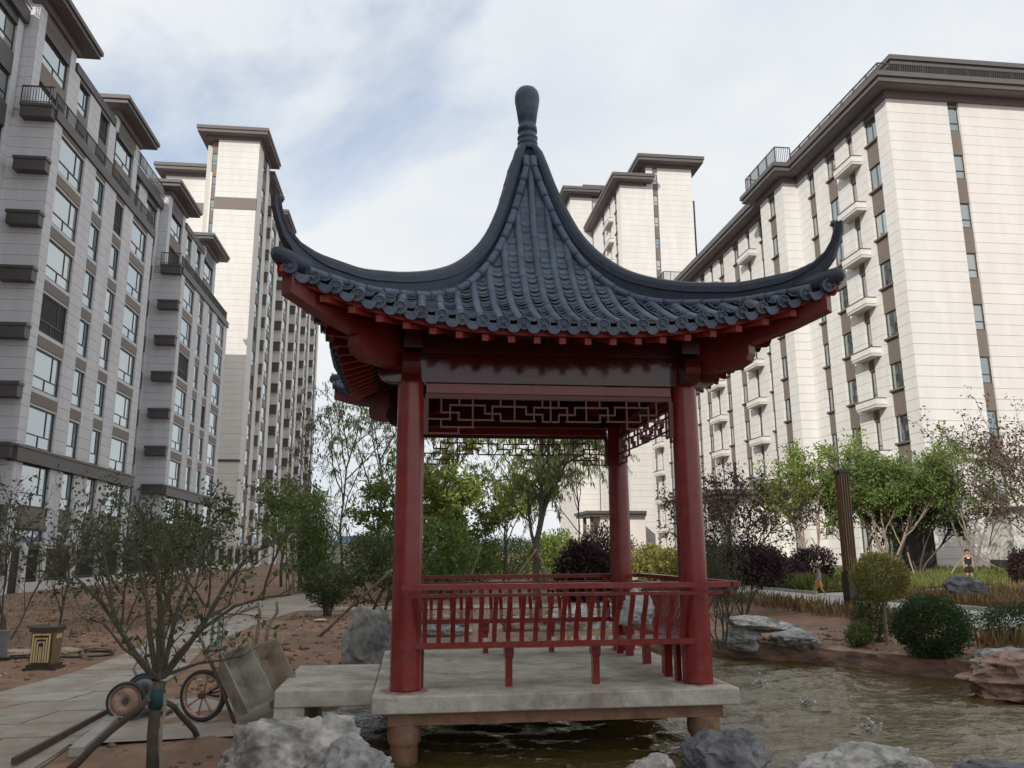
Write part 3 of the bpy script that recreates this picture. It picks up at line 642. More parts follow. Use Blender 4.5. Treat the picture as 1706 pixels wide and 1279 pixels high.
class Bld:
    def __init__(s, name, loc, label, group): s.t = thing(name, loc, label, 'building', group); s.pan = []; s.wm = 'stone_wall'; s.wall = MB(); s.rails = []
    def core(s, *a): s.wall.box(*a)
    def fbox(s, face, a0, a1, z0, z1, d0, d1):        # d = depth behind the plane (positive inwards)
        ax, p, n = face
        lo, hi = sorted((p-n*d0, p-n*d1))
        return (lo, hi, a0, a1, z0, z1) if ax == 'x' else (a0, a1, lo, hi, z0, z1)
    def panels(s, face, a0, a1, z0, z1, depth=.3, course=.6, z_org=.4, split=None):
        k = math.floor((z0-z_org)/course)
        edges = [a0, a1] if not split else list(np.linspace(a0, a1, max(1, round((a1-a0)/split))+1))
        while True:
            b0, b1 = max(z0, z_org+k*course), min(z1, z_org+(k+1)*course); k += 1
            if b0 >= z1-.01: break
            if b1-b0 < .05: continue
            for i in range(len(edges)-1):
                s.pan.append(s.fbox(face, edges[i]+(.006 if i else 0), edges[i+1], b0+.009, b1-.009, 0, depth))
    def plate(s, name, face, a0, a1, z0, z1, d0, d1, m): return block(name, s.t, *s.fbox(face, a0, a1, z0, z1, d0, d1), m)
    def win(s, face, a0, a1, z0, z1, style, dep=.15):
        ax, p, n = face; fm, pm = win_mesh(a1-a0, z1-z0, style); g = ORG[s.t.name]; c = (a0+a1)/2; q = p-n*dep
        o = link('window', fm, s.t); pos = (q, c, z0) if ax == 'x' else (c, q, z0); o.location = tuple(pos[i]-g[i] for i in range(3))
        o.rotation_euler = (0, 0, {('x',1): math.pi/2, ('x',-1): -math.pi/2, ('y',-1): 0, ('y',1): math.pi}[(ax, n)])
        if wr.random() < .07:
            pk = ('void', pm.name)
            if pk not in _win: _win[pk] = pm.copy(); _win[pk].materials[0] = M['void']
            pm = _win[pk]
        link('pane', pm, o)
    def ledge(s, x0, x1, y0, y1, z0, z1, m='dark_panel', name='ledge'):
        mb = MB().box(x0+.05, x1-.05, y0+.05, y1, z0, z1-.16).box(x0, x1, y0, y1, z1-.16, z1); return part(name, mb, m, s.t)
    def roof(s, x0, x1, y0, y1, z, o=.9, name='roof', h=.55):
        mb = MB().box(x0-.18, x1+.18, y0-.18, y1+.18, z-.45, z); part('frieze', mb, 'soffit', s.t)
        r = part(name, MB().box(x0-o+.12, x1+o-.12, y0-o+.12, y1+o-.12, z+.003, z+h*.5).box(x0-o, x1+o, y0-o, y1+o, z+h*.5, z+h).box(x0-o+.25, x1+o-.25, y0-o+.25, y1+o-.25, z+h, z+h+.12), 'roof_edge', s.t)
        part('soffit', MB().box(x0-o+.2, x1+o-.2, y0-o+.2, y1+o-.2, z-.04, z), 'soffit', r); return r
    def rail(s, pts, z, h=1.0, step=.14, m='rail_metal'):
        mb = MB()
        for (xa, ya), (xb, yb) in zip(pts[:-1], pts[1:]):
            L = math.hypot(xb-xa, yb-ya); mb.bar((xa,ya,z+h), (xb,yb,z+h), .06, .06); mb.bar((xa,ya,z+.12), (xb,yb,z+.12), .04, .04)
            for i in range(int(L/step)+1):
                t = i*step/L; w_ = .028 if i % 10 else .06; x, y_ = xa+(xb-xa)*t, ya+(yb-ya)*t; mb.box(x-w_/2, x+w_/2, y_-w_/2, y_+w_/2, z, z+h)
        part('railing', mb, m, s.t)
    def done(s, wallmat='stone_joint'):
        part('wall', s.wall, wallmat, s.t)
        def score(b):
            c = np.array(((b[0]+b[1])/2, (b[2]+b[3])/2, (b[4]+b[5])/2)); d = c-_C; z = d@_f
            if z < 1: return 0
            x, y_ = IW/2+FPX*(d@_r)/z, IH/2-FPX*(d@_u)/z
            return (0 if -30 < x < IW+30 and -40 < y_ < IH else -1e3)+(b[5]-b[4])*max(b[3]-b[2], b[1]-b[0])/z**2
        s.pan.sort(key=score, reverse=True)
        for b in s.pan[:295]: block('panel', s.t, *b, s.wm)
        if s.pan[295:]:
            mb = MB()
            for b in s.pan[295:]: mb.box(*b)
            part('panels', mb, s.wm, s.t, 'stuff')

def left_bay(B, y0, X=-19.4, nrow=6, z_top=25.0, seen=True):
    """one stepped bay of the left-hand block: four window columns, base storeys, terrace and two roof towers"""
    F = ('x', X, 1); cols = [(.9, 4.1, 'big'), (5.75, 7.3, 'mid'), (9.15, 10.7, 'mid'), (12.4, 15.5, 'big')]; y1 = y0+16.7
    B.core(X-3, X-.3, y0+.3, y1-.3, .2, z_top)
    ed = [0]+[e for c in cols for e in c[:2]]+[16.7]
    for i in range(0, len(ed), 2):
        B.panels(F, y0+ed[i], y0+ed[i+1], 7.35, 24.9); B.panels(F, y0+ed[i], y0+ed[i+1], .2, 6.6, course=3.2)
    for a, b, st in cols:
        a += y0; b += y0
        B.win(F, a, b, 1.3, 3.35, st); B.plate('spandrel', F, a, b, 3.4, 4.45, -.04, .3, 'spandrel')
        B.win(F, a, b, 4.5, 6.58, st)
        for k in range(nrow):
            z = 7.5+3*k; B.win(F, a, b, z, z+2.05, st)
            B.plate('spandrel_wall', F, a, b, z+2.07, z+2.97 if k < nrow-1 else 24.9, .05, .3, B.wm)
            B.plate('spandrel', F, a+.05, b-.05, z+2.2, z+2.75, .0, .06, 'spandrel')
    B.plate('band', F, y0-.15, y1+.1, 6.62, 7.3, -.18, .3, 'dark_panel')
    B.plate('band_cap', F, y0-.2, y1+.15, 7.3, 7.42, -.24, .3, 'spandrel')
    # side faces with stacked ledges
    for sgn, yy in ((-1, y0), (1, y1)):
        FS = ('y', yy, sgn); B.panels(FS, X-2.2, X-.302, .2, 24.9, depth=.3)
        if sgn < 0:
            for k in range(7):
                z = 3.7+3*k; B.ledge(X-1.62, X+.06, yy-.62, yy-.001, z, z+.75)
    # terrace slab, railing and the set-back storeys
    B.plate('terrace_slab', F, y0-.1, y1+.1, 24.92, 25.5, -.12, .3, 'dark_panel')
    B.core(X-8, X-1.8, y0+.2, y1-.2, 25.0, 31.0)
    P = ('x', X-1.5, 1)
    for a, b in ((0, .9), (4.1, 5.75), (7.3, 9.15), (10.7, 11.9), (15.5, 16.5)):
        B.panels(P, y0+a+.1, y0+b, 25.5, 30.9, depth=.35)
    for a, b, st in cols:
        a += y0; b += y0
        for z in (26.0, 28.9): B.win(P, a, b, z, z+1.7, 'mid' if st == 'mid' else 'big')
        B.plate('spandrel', P, a, b, 27.75, 28.85, .0, .3, 'spandrel'); B.plate('spandrel', P, a, b, 30.65, 31.4, -.02, .3, 'dark_panel')
    B.plate('parapet', P, y0+5.0, y0+11.6, 30.95, 31.5, -.10, .3, 'dark_panel')
    for a, b in ((.2, 4.9), (11.8, 16.5)):
        B.core(X-7, X-1.55, y0+a, y0+b, 30.9, 32.3); B.panels(P, y0+a, y0+a+.7, 30.9, 32.2); B.panels(P, y0+b-.7, y0+b, 30.9, 32.2); B.plate('spandrel', P, y0+a+.7, y0+b-.7, 31.4, 32.25, .0, .3, 'spandrel')
        FS = ('y', y0+a-.06, -1); B.panels(FS, X-6.5, X-1.53, 25.5, 32.2, depth=.3)
        B.roof(X-7, X-1.5, y0+a, y0+b, 32.35, 1.1)
    B.rail([(X-.1, y0+.05), (X-.1, y1-.05)], 25.5); B.rail([(X-1.6, y0-.5), (X+.02, y0-.5)], 25.5)
    B.ledge(X-1.62, X+.06, y0-.62, y0-.001, 24.75, 25.49)

B1 = Bld('apartment_block', (-26, 62, .3), 'apartment block of shade greyed stone with wide windows and stepped dark eaves behind white fence', 'apartment buildings')
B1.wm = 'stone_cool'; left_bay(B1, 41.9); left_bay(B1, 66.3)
B1.core(-33, -21.9, 34, 84.5, .2, 30.6)
for ya, yb in ((34.0, 41.9), (58.6, 66.3)):            # recessed links between bays
    F = ('x', -21.6, 1)
    for a, b in ((ya, ya+.5), (ya+2.6, ya+4.4), (yb-.6, yb)): B1.panels(F, a, b, .2, 30.5)
    for a, b in ((ya+.5, ya+2.6), (ya+4.4, yb-.6)):
        for k in range(-2, 8):
            z = 7.3+3*k; B1.win(F, a, b, z, z+1.7, 'mid'); B1.plate('spandrel', F, a, b, z+1.7, z+3.0, .0, .3, 'dark_panel')
    for k in range(9):
        z = 3.4+3*k; B1.ledge(-21.59, -21.0, yb-2.6, yb-.35, z, z+1.0) if False else None
    B1.plate('parapet', F, ya, yb, 30.5, 31.3, -.25, .3, 'dark_panel'); B1.rail([(-21.3, ya), (-21.3, yb)], 31.3)
FE = ('y', 84.2, 1); B1.panels(FE, -33, -21.7, .2, 30.5)
B1.done()
# the same row carried on behind the viewer: it throws the shade that covers the garden
B0 = Bld('apartment_block', (-26, -12, .3), 'unseen stone apartment block behind the viewer with low link shaped to pass sun', 'apartment buildings')
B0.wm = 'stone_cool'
for yy in (8.5, -26, -52): left_bay(B0, yy)
B0.core(-33, -21.9, 8.2, 33.5, .2, 31.6); B0.core(-33, -21.9, -55, -9.2, .2, 31.6); B0.core(-33, -20.4, -9.1, 8.1, .2, 22.5)  # unseen low link, its height shaped to let sun reach the middle trees
B0.done()

# --- left tower
T1 = Bld('apartment_tower', (-26, 120, .3), 'tall cream tower whose end wall has sunlit top and shaded foot', 'apartment towers')
YE = 93.0; FE = ('y', YE, -1); ZT = 51.5
T1.core(-24.3, -19.7, YE+.3, 101, .2, ZT); T1.core(-30.6, -24.2, YE+2.3, 101, .2, 47.4); T1.core(-25.6, -24.2, YE+.75, 99, .2, ZT-.6)
T1.panels(FE, -24.2, -19.4, .2, 42.4, course=.75); T1.panels(FE, -24.2, -19.4, 43.9, ZT, course=.75); T1.plate('band', FE, -24.25, -19.35, 42.4, 43.9, -.05, .3, 'spandrel'); T1.plate('band', FE, -24.25, -19.35, 12.2, 12.5, -.1, .3, 'dark_panel')
F2 = ('y', YE+.5, -1)
for k in range(16):
    z = 3.3+3*k; T1.win(F2, -25.0, -24.3, z, z+1.5, 'strip'); T1.plate('spandrel', F2, -25.0, -24.3, z+1.5, z+3, .05, .3, 'spandrel')
F3 = ('y', YE+2, -1); T1.panels(F3, -30.6, -25.0, .2, 42.4, course=.75, depth=.32); T1.panels(F3, -30.6, -25.0, 43.9, 47.3, course=.75, depth=.32); T1.plate('band', F3, -30.65, -25.0, 42.4, 43.9, -.05, .3, 'spandrel')
F3s = ('x', -25.02, -1); T1.panels(F3s, YE+.5, YE+2, .2, 47.3, course=.75, depth=.2)
T1.panels(('x', -19.4, 1), YE+.302, YE+3.0, .2, ZT, course=.75); T1.panels(('x', -19.4, 1), YE+5.4, 100.4, .2, ZT, course=.75)
for k in range(16):
    z = 3.3+3*k; T1.win(('x', -19.4, 1), YE+3, YE+5.4, z, z+1.7, 'mid'); T1.plate('spandrel', ('x', -19.4, 1), YE+3, YE+5.4, z+1.7, z+3, .05, .3, 'dark_panel')
T1.roof(-25.4, -19.4, YE, 100, ZT+.3, 1.2, h=.8); T1.roof(-30.6, -25.8, YE+2, 100, 47.7, 1.2, h=.8); T1.roof(-32.5, -30.8, YE+4, 100, 46.0, 1.0, h=.7)
T1.core(-33, -21.5, 100, 160, .2, 48)
for i, s0 in enumerate((101, 113, 125, 137, 149)):
    X = -19.0; F = ('x', X, 1); FS = ('y', s0, -1); zt = 47.5
    T1.core(X-2.5, X-.3, s0+.3, s0+6.2, .2, zt); T1.panels(FS, X-2.4, X-.302, .2, zt-.3, course=.75)
    T1.panels(F, s0, s0+.9, .2, zt, course=3); T1.panels(F, s0+4.2, s0+6.2, .2, zt, course=3)
    for k in range(15):
        z = 3.3+3*k; T1.win(F, s0+.9, s0+4.2, z, z+2, 'big'); T1.plate('spandrel', F, s0+.9, s0+4.2, z+2, z+3, .05, .3, 'spandrel')
        T1.ledge(X-1.9, X+.05, s0-.62, s0-.001, z-.2, z+1.0)
    T1.core(X-6, X-1.0, s0+.2, s0+6, zt, zt+2.6); T1.panels(('y', s0+.15, -1), X-5.5, X-1.0, zt, zt+2.6, depth=.05); T1.roof(X-6, X-.9, s0+.2, s0+6, zt+2.8, 1.2, h=.7)
T1.done()

# --- right block
def balcony(B, X, y0, y1, z, wide=.62):
    b = part('balcony', MB().box(X-wide, X-.01, y0, y1, z, z+.16), 'stone_joint', B.t)
    part('parapet', MB().box(X-wide-.03, X-wide+.07, y0-.03, y1+.03, z+.161, z+.50).box(X-wide+.07, X-.012, y0-.03, y0+.07, z+.161, z+.50).box(X-wide+.07, X-.012, y1-.07, y1+.03, z+.161, z+.50), 'stone_wall', b)
    part('coping', MB().box(X-wide-.06, X-wide+.1, y0-.06, y1+.06, z+.50, z+.55).box(X-wide+.1, X-.013, y0-.06, y0+.1, z+.50, z+.55).box(X-wide+.1, X-.013, y1-.1, y1+.06, z+.50, z+.55), 'spandrel', b)
def right_cols(B, X, cols, edges, ztop, nrow, z0=.9, first=0):
    F = ('x', X, -1); ed = [edges[0]]+[e for c in cols for e in c[:2]]+[edges[1]]
    for i in range(0, len(ed), 2): B.panels(F, ed[i], ed[i+1], z0, ztop, course=.6, z_org=1.0)
    for a, b, st in cols:
        for k in range(first, nrow):
            z = 1.9+3*k; h = 1.5 if st != 'door' else 2.1; zb = z if st != 'door' else z-.6
            B.win(F, a, b, zb, zb+h, 'slide' if b-a > .8 else 'strip', .2)
            top = min(z+3 if st != 'door' else z+2.4, ztop); B.plate('spandrel', F, a, b, zb+h, top, .1, .3, 'spandrel')
            if st != 'door': B.plate('sill', F, a-.06, b+.06, z-.10, z, -.05, .3, 'spandrel')
        B.plate('spandrel', F, a, b, z0, 1.9+3*first, .1, .3, 'spandrel')
B2 = Bld('apartment_block', (30, 60, 1.0), 'sunlit cream apartment block with small white balconies behind the green trees', 'apartment buildings')
XR, YR, ZR = 26.7, 39.2, 27.75
B2.core(XR+.3, 42, YR+.3, 88, .5, ZR); B2.core(25.9, 27, 50.6, 53.7, .5, ZR); B2.core(25.9, 27, 76.3, 79.7, .5, ZR)
E2 = ('y', YR, -1)
B2.panels(E2, XR, 30.5, .9, ZR, course=.6, z_org=1.0); B2.panels(E2, 31.2, 38.5, .9, ZR, course=.6, z_org=1.0)
B2.plate('band', E2, XR-.04, 38.5, 6.62, 6.8, -.05, .3, 'spandrel')
for k in range(9):
    z = 1.9+3*k; B2.win(E2, 30.5, 31.2, z, z+1.5, 'strip', .2); B2.plate('spandrel', E2, 30.5, 31.2, z-1.5 if k else .9, z, .12, .3, 'spandrel')
cA = [(40.4, 41.7, 'w'), (43.0, 43.7, 'door'), (45.1, 46.35, 'w'), (47.9, 48.8, 'w')]
cB = [(55.6, 56.9, 'w'), (58.7, 59.4, 'door'), (61.0, 62.2, 'w'), (64.3, 65.4, 'w'), (66.9, 67.6, 'door'), (69.0, 70.2, 'w'), (71.8, 72.8, 'w')]
cC = [(81.0, 82.2, 'w'), (84.0, 84.7, 'door'), (86.0, 87.2, 'w')]
right_cols(B2, XR, cA, (YR+.302, 50.3), ZR, 9); right_cols(B2, XR, cB, (54.0, 76.0), ZR, 9); right_cols(B2, XR, cC, (80.0, 88.0), ZR, 9)
right_cols(B2, 25.6, [(51.6, 52.7, 'w')], (50.3, 54.0), ZR, 9); right_cols(B2, 25.6, [(77.4, 78.5, 'w')], (76.0, 80.0), ZR, 9)
for yy in (50.3, 76.0): B2.panels(('y', yy, -1), 25.902, XR+.1, .9, ZR, course=.6, z_org=1.0)
for k in range(1, 9):
    z = 1.05+3*k
    for y0, y1 in ((42.2, 44.3), (57.6, 59.9), (65.6, 68.0), (82.8, 85.5)): balcony(B2, XR, y0, y1, z)
r = B2.roof(XR, 42, YR, 88, ZR+.35, 1.1, h=.6); B2.roof(25.6, 27.2, 50.3, 54.0, ZR+.353, 1.1, h=.602); B2.roof(25.6, 27.2, 76.0, 80.0, ZR+.353, 1.1, h=.602)
B2.core(29.5, 40, 42.0, 86, ZR, 31.0); B2.roof(29.5, 41, 42.0, 86, 31.2, 1.1, h=.6)
B2.rail([(26.0, 49.6), (26.0, 38.6), (41, 38.6)], ZR+.98, .75); B2.rail([(26.0, 49.6), (24.9, 49.6), (24.9, 54.7), (27, 54.7)], ZR+.98, 1.3); B2.rail([(24.9, 75.4), (24.9, 80.6)], ZR+.98, 1.3); B2.rail([(27, 75.4), (24.9, 75.4)], ZR+.98, 1.3)
B2.done()
# entrance porches
def porch(x0, x1, y0, y1, z, h, label):
    p_ = thing('entrance_porch', ((x0+x1)/2, (y0+y1)/2, z), label, 'porch', 'entrance porches')
    part('side_wall', MB().box(x0+1.0, x1, y0, y0+.4, z-.3, z+h), 'stone_wall', p_)
    part('side_wall', MB().box(x0+1.0, x1, y1-.4, y1, z-.3, z+h), 'stone_wall', p_)
    part('front_wall', MB().box(x0+1.0, x0+1.35, y0+.41, y0+1.6, z-.3, z+h).box(x0+1.0, x0+1.35, y1-1.6, y1-.41, z-.3, z+h).box(x0+1.0, x0+1.35, y0+1.61, y1-1.61, z+2.9, z+h), 'stone_wall', p_)
    for yy in (y0+.6, y1-.95): part('column', MB().box(x0, x0+.35, yy, yy+.35, z-.3, z+h), 'spandrel', p_)
    part('canopy', MB().box(x0-.6, x1, y0-.5, y1+.5, z+h+.003, z+h+.3).box(x0-.8, x1, y0-.7, y1+.7, z+h+.3, z+h+.62), 'dark_panel', p_)
    part('door', MB().box(x0+1.6, x0+1.7, y0+1.7, y1-1.7, z, z+2.8), 'frame', p_)
porch(21.2, 26.6, 53.6, 59.5, 1.0, 4.6, 'stone entrance porch with flat dark canopy against the sunlit block')
porch(20.0, 26.2, 90.0, 95.4, 1.0, 5.0, 'distant pale entrance porch with dark canopy seen beside the rear pavilion column')
# --- right tower
T2 = Bld('apartment_tower', (31, 104, 1), 'tall sunlit cream tower with dark window strip rising behind pavilion roof', 'apartment towers')
YT = 96.0; E3 = ('y', YT, -1); ZT2 = 52.3
T2.core(30.2, 36.0, YT+.3, 110, .5, ZT2); T2.core(26.6, 30.3, YT+.3, 112, .5, 49.6)
T2.panels(E3, 31.45, 36.15, 1, ZT2, course=.75); T2.panels(E3, 26.3, 30.75, 1, 49.5, course=.75); T2.panels(E3, 29.9, 30.75, 49.5, ZT2, course=.75)
for k in range(17):
    z = 1.9+3*k; T2.win(E3, 30.78, 31.42, z, z+1.4, 'strip', .2); T2.plate('spandrel', E3, 30.75, 31.45, z-1.6, z, .12, .3, 'spandrel')
right_cols(T2, 26.3, [(98.0, 99.4, 'w'), (101.5, 102.3, 'door'), (105, 106.3, 'w')], (YT+.302, 112), 49.5, 16)
for k in range(1, 16): balcony(T2, 26.3, 100.0, 103.4, 1.05+3*k)
T2.roof(29.9, 36.15, YT, 110, ZT2+.35, 1.4, h=.85); T2.roof(26.3, 29.4, YT+.002, 112, 49.9, 1.3, h=.8)
YB = 113.0; T2.core(23.3, 30, YB+.3, 126, .5, 55.6); T2.panels(('y', YB, -1), 23.05, 26.4, 1, 55.6, course=.75); T2.panels(('y', YB+2, -1), 26.4, 30, 1, 56.4, course=.75); T2.panels(('x', 23.05, -1), YB+.302, 126, 1, 55.6, course=.75)
T2.core(26.4, 30, YB+2.3, 126, .5, 56.4); T2.roof(23.05, 26.2, YB, 126, 55.9, 1.4, h=.8); T2.roof(26.6, 30, YB+1.5, 126, 56.9, 1.5, h=.8)
part('drain_pipe', MB().tube([(36.5, YT+.6, 40), (36.5, YT+.6, 48)], .12, 8), 'dark_panel', T2.t)
T2.done()
# ------------------------------------------------------------------ vegetation
def leaf_mesh(name, P, A, size, m, rng, aspect=.45, flat=.0, fold=False):
    """P anchor points, A preferred axis directions (same length)"""
    n = len(P); P = np.asarray(P, float); A = np.asarray(A, float)
    A = A/(np.linalg.norm(A, axis=1, keepdims=True)+1e-9)
    R = rng.normal(size=(n, 3)); B = np.cross(A, R); B /= (np.linalg.norm(B, axis=1, keepdims=True)+1e-9)
    s = size*rng.uniform(.6, 1.3, (n, 1)); w_ = s*aspect
    v = np.empty((n, 4, 3)); v[:,0] = P; v[:,1] = P+A*s*.45+B*w_*.5; v[:,2] = P+A*s; v[:,3] = P+A*s*.45-B*w_*.5
    me = bpy.data.meshes.new(name); me.vertices.add(4*n); me.vertices.foreach_set('co', v.ravel())
    me.loops.add(4*n); me.loops.foreach_set('vertex_index', np.arange(4*n)); me.polygons.add(n)
    me.polygons.foreach_set('loop_start', np.arange(n)*4); me.polygons.foreach_set('loop_total', np.full(n, 4)); me.update(); me.validate()
    me.materials.append(M[m]); return me
def rdir(rng, n): q = rng.normal(size=(n, 3)); return q/np.linalg.norm(q, axis=1, keepdims=True)
class Tree:
    def __init__(s, seed): s.rng = np.random.default_rng(seed); s.mb = MB(); s.anch = []; s.adir = []
    def branch(s, p, d, L, r, lev, P):
        rng = s.rng; n = max(3, int(P.get('seg', 4))); pts = [np.array(p, float)]; d = np.array(d, float); d /= np.linalg.norm(d); ds = [d]
        for i in range(n):
            d = d+rng.normal(size=3)*P.get('wig', .12)+np.array((0, 0, P.get('up', .05)-P.get('droop', 0)*(lev >= 2)*(i+1)/n)); d /= np.linalg.norm(d)
            pts.append(pts[-1]+d*L/n); ds.append(d)
        s.mb.tube(pts, list(np.linspace(r, r*.55 if lev < P['lev'] else r*.3, n+1)), 6 if lev < 2 else 4, caps=False)
        if lev >= P['lev']-(1 if P.get('inner') else 0):
            k = P.get('nl', 10)
            for _ in range(k):
                t = rng.uniform(.1, 1)*n; i = min(int(t), n-1); q = pts[i]+(pts[i+1]-pts[i])*(t-i); a = ds[i]*.5+rng.normal(size=3)*.8
                if P.get('hang'): a = np.array((0, 0, -1.0))+rng.normal(size=3)*.35
                s.anch.append(q+rng.normal(size=3)*P.get('scat', .05)); s.adir.append(a)
        if lev < P['lev']:
            kids = P['kids'][lev]
            for j in range(kids):
                t = P.get('t0', .35)+(1-P.get('t0', .35))*(j+rng.uniform(.2, .9))/kids; i = min(int(t*n), n-1); q = pts[i]+(pts[i+1]-pts[i])*(t*n-i)
                an = 2.4*j+rng.uniform(-.5, .5); sp = P['ang'][lev]*rng.uniform(.7, 1.25)
                a = np.cross(ds[i], (.3, .8, .1)); a /= np.linalg.norm(a); b = np.cross(ds[i], a)
                nd = ds[i]*math.cos(sp)+(a*math.cos(an)+b*math.sin(an))*math.sin(sp)
                s.branch(q, nd, L*P['len'][lev]*rng.uniform(.75, 1.2), r*P.get('rk', .52), lev+1, P)
def tree(name, x, y, h, label, leaf, P, seed, bark='bark', r=None, group=None, stems=1, lsize=.12, spread=.25, cat='tree', aspect=.45, lean=(0, 0), zb=None, extra=None):
    z = ground_z(x, y)-.05 if zb is None else zb; t = thing(name, (x, y, z), label, cat, group); T = Tree(seed); r = r or h*.0085
    for i in range(stems):
        an = i*2.4+seed; d = np.array((math.cos(an)*spread*(stems > 1)+lean[0], math.sin(an)*spread*(stems > 1)+lean[1], 1))
        T.branch((x+.05*math.cos(an)*(stems > 1), y+.05*math.sin(an)*(stems > 1), z), d, h*P.get('tr', .62)*T.rng.uniform(.85, 1.1 if stems > 1 else 1.0), r, 0, P)
    if extra: extra(T)
    part('trunk', T.mb, bark, t)
    if T.anch:
        me = leaf_mesh('crown', np.array(T.anch)-np.array((x, y, z)), T.adir, lsize, leaf, T.rng, aspect); link('crown', me, t)
    return t
def shrub(name, x, y, rx, ry, rz_, label, leaf, n, lsize, seed, cat='shrub', stem=None, group=None, lump=.18, zc=None, bark='bark', aspect=.5, fill=.55, stems=7, zb=None, flat=0):
    z = ground_z(x, y)-.03 if zb is None else zb; t = thing(name, (x, y, z), label, cat, group); rng = np.random.default_rng(seed)
    zc = rz_*.95 if zc is None else zc; mb = MB()
    for i in range(stems):
        an = rng.uniform(0, 6.28); q = rng.uniform(.2, .75); p1 = (x+rx*q*math.cos(an), y+ry*q*math.sin(an), z+zc+rz_*.3*rng.uniform(-.5, 1))
        p0 = (x+.06*math.cos(an), y+.06*math.sin(an), z) if not stem else (x+.01*math.cos(an), y+.01*math.sin(an), z+zc-rz_*.9)
        mid = ((p0[0]*.6+p1[0]*.4), (p0[1]*.6+p1[1]*.4), p0[2]*.45+p1[2]*.55); mb.tube([p0, mid, p1], [.012+.012*rz_, .009+.008*rz_, .004], 5, caps=False)
    if stem: mb.tube([(x, y, z), (x+.01, y, z+zc*.5), (x, y+.01, z+zc)], [stem, stem*.85, stem*.6], 8, caps=False)
    part('trunk' if stem else 'stems', mb, bark, t)
    d = rdir(rng, n); rr = rng.uniform(fill**3, 1, n)**(1/3)
    lum = 1+lump*np.array([mnoise.noise(Vector((a[0]*2.3+seed, a[1]*2.3, a[2]*2.3)))+.6*mnoise.noise(Vector((a[0]*5+seed, a[1]*5, a[2]*5))) for a in d])
    rr = np.where(rng.random(n) < .05, rr*rng.uniform(1.0, 1.14, n), rr)
    Pn = d*(rr*lum)[:, None]*np.array((rx, ry, rz_))+np.array((0, 0, zc)); Pn[:,2] = np.maximum(Pn[:,2], .04)
    A = d*.8+rng.normal(size=(n, 3))*.6+np.array((0, 0, .3)); me = leaf_mesh('foliage', Pn, A, lsize, leaf, rng, aspect); link('foliage', me, t); return t
def grass(name, polys, n, h, m, seed, label, cat, dens_z=None, w=.012):
    rng = np.random.default_rng(seed); P = []
    for x0, x1, y0, y1, k in polys: P.append(np.stack([rng.uniform(x0, x1, k), rng.uniform(y0, y1, k)], 1))
    P = np.concatenate(P); z = gbase(P[:,0], P[:,1]); P3 = np.column_stack([P, z]); n = len(P3)
    A = rng.normal(size=(n, 3))*.28+np.array((0, 0, 1)); me = leaf_mesh(name, P3, A, h, m, rng, w/h); o = link(name, me); tag(o, label, cat, None, 'stuff'); ORG[o.name] = (0,0,0); return o
P_leafy = dict(lev=3, kids=[5, 4, 4], ang=[.6, .7, .8], len=[.55, .55, .5], nl=16, scat=.12, wig=.12, up=.06, t0=.4, seg=4)
P_open = dict(lev=3, kids=[6, 4, 3], ang=[.7, .7, .8], len=[.5, .55, .5], nl=7, scat=.10, wig=.15, up=.08, t0=.3, seg=4)
P_willow = dict(lev=3, kids=[8, 5, 4], ang=[.55, .6, .8], len=[.5, .55, .75], nl=16, scat=.05, wig=.10, up=.05, droop=.55, t0=.32, seg=5, hang=True, tr=.8)
P_bare = dict(lev=3, kids=[6, 5, 3], ang=[.45, .6, .7], len=[.6, .5, .5], nl=3, scat=.05, wig=.14, up=.10, t0=.25, seg=4)
def gy(px, py, z): p = at_z(px, py, z); return float(p[0]), float(p[1])
def fy(px, Y, py=940): p = at_y(px, py, Y); return float(p[0]), float(Y)

# foreground tree: chosen main limbs, then twigs
fx, fyy = float(at_y(255, 1285, 6.6)[0]), 6.6
def q_(px, py, dy=0): p = at_y(px, py, fyy+dy); return p
ft = thing('young_tree', (fx, fyy, .42), 'sparse young tree with teal band round its trunk in the foreground bed', 'tree')
TT = Tree(11)
trunk = [(fx, fyy, .40), tuple(q_(255, 1220)), tuple(q_(260, 1165)), tuple(q_(266, 1135))]
TT.mb.tube(trunk, [.046, .042, .040, .048], 9)
limbs = [([(258,1130),(225,1090),(195,1040),(165,1000),(120,955)], .038, .25), ([(266,1130),(270,1060),(266,1000),(262,945),(255,890)], .042, -.1), ([(268,1130),(300,1085),(340,1045),(390,1010),(440,995),(485,990)], .026, -.35),
         ([(272,1128),(310,1080),(345,1030),(375,975),(410,930),(470,890)], .034, .2), ([(262,1132),(250,1060),(245,1000),(230,940),(205,890)], .034, .45), ([(270,1130),(285,1060),(300,1000),(325,940),(345,900)], .03, .5),
         ([(264,1130),(235,1100),(205,1080),(175,1040),(150,1030)], .018, -.4), ([(272,1126),(330,1105),(370,1100),(410,1090)], .02, .1), ([(266,1130),(262,1050),(285,980),(290,930)], .024, -.4), ([(190,1035),(185,985),(175,930),(160,900)], .02, .15), ([(345,1030),(380,1010),(395,960),(400,915)], .017, .1)]
Pt = dict(lev=2, kids=[4, 3], ang=[.7, .7], len=[.6, .55], nl=5, scat=.03, wig=.16, up=.05, t0=.2, seg=4)
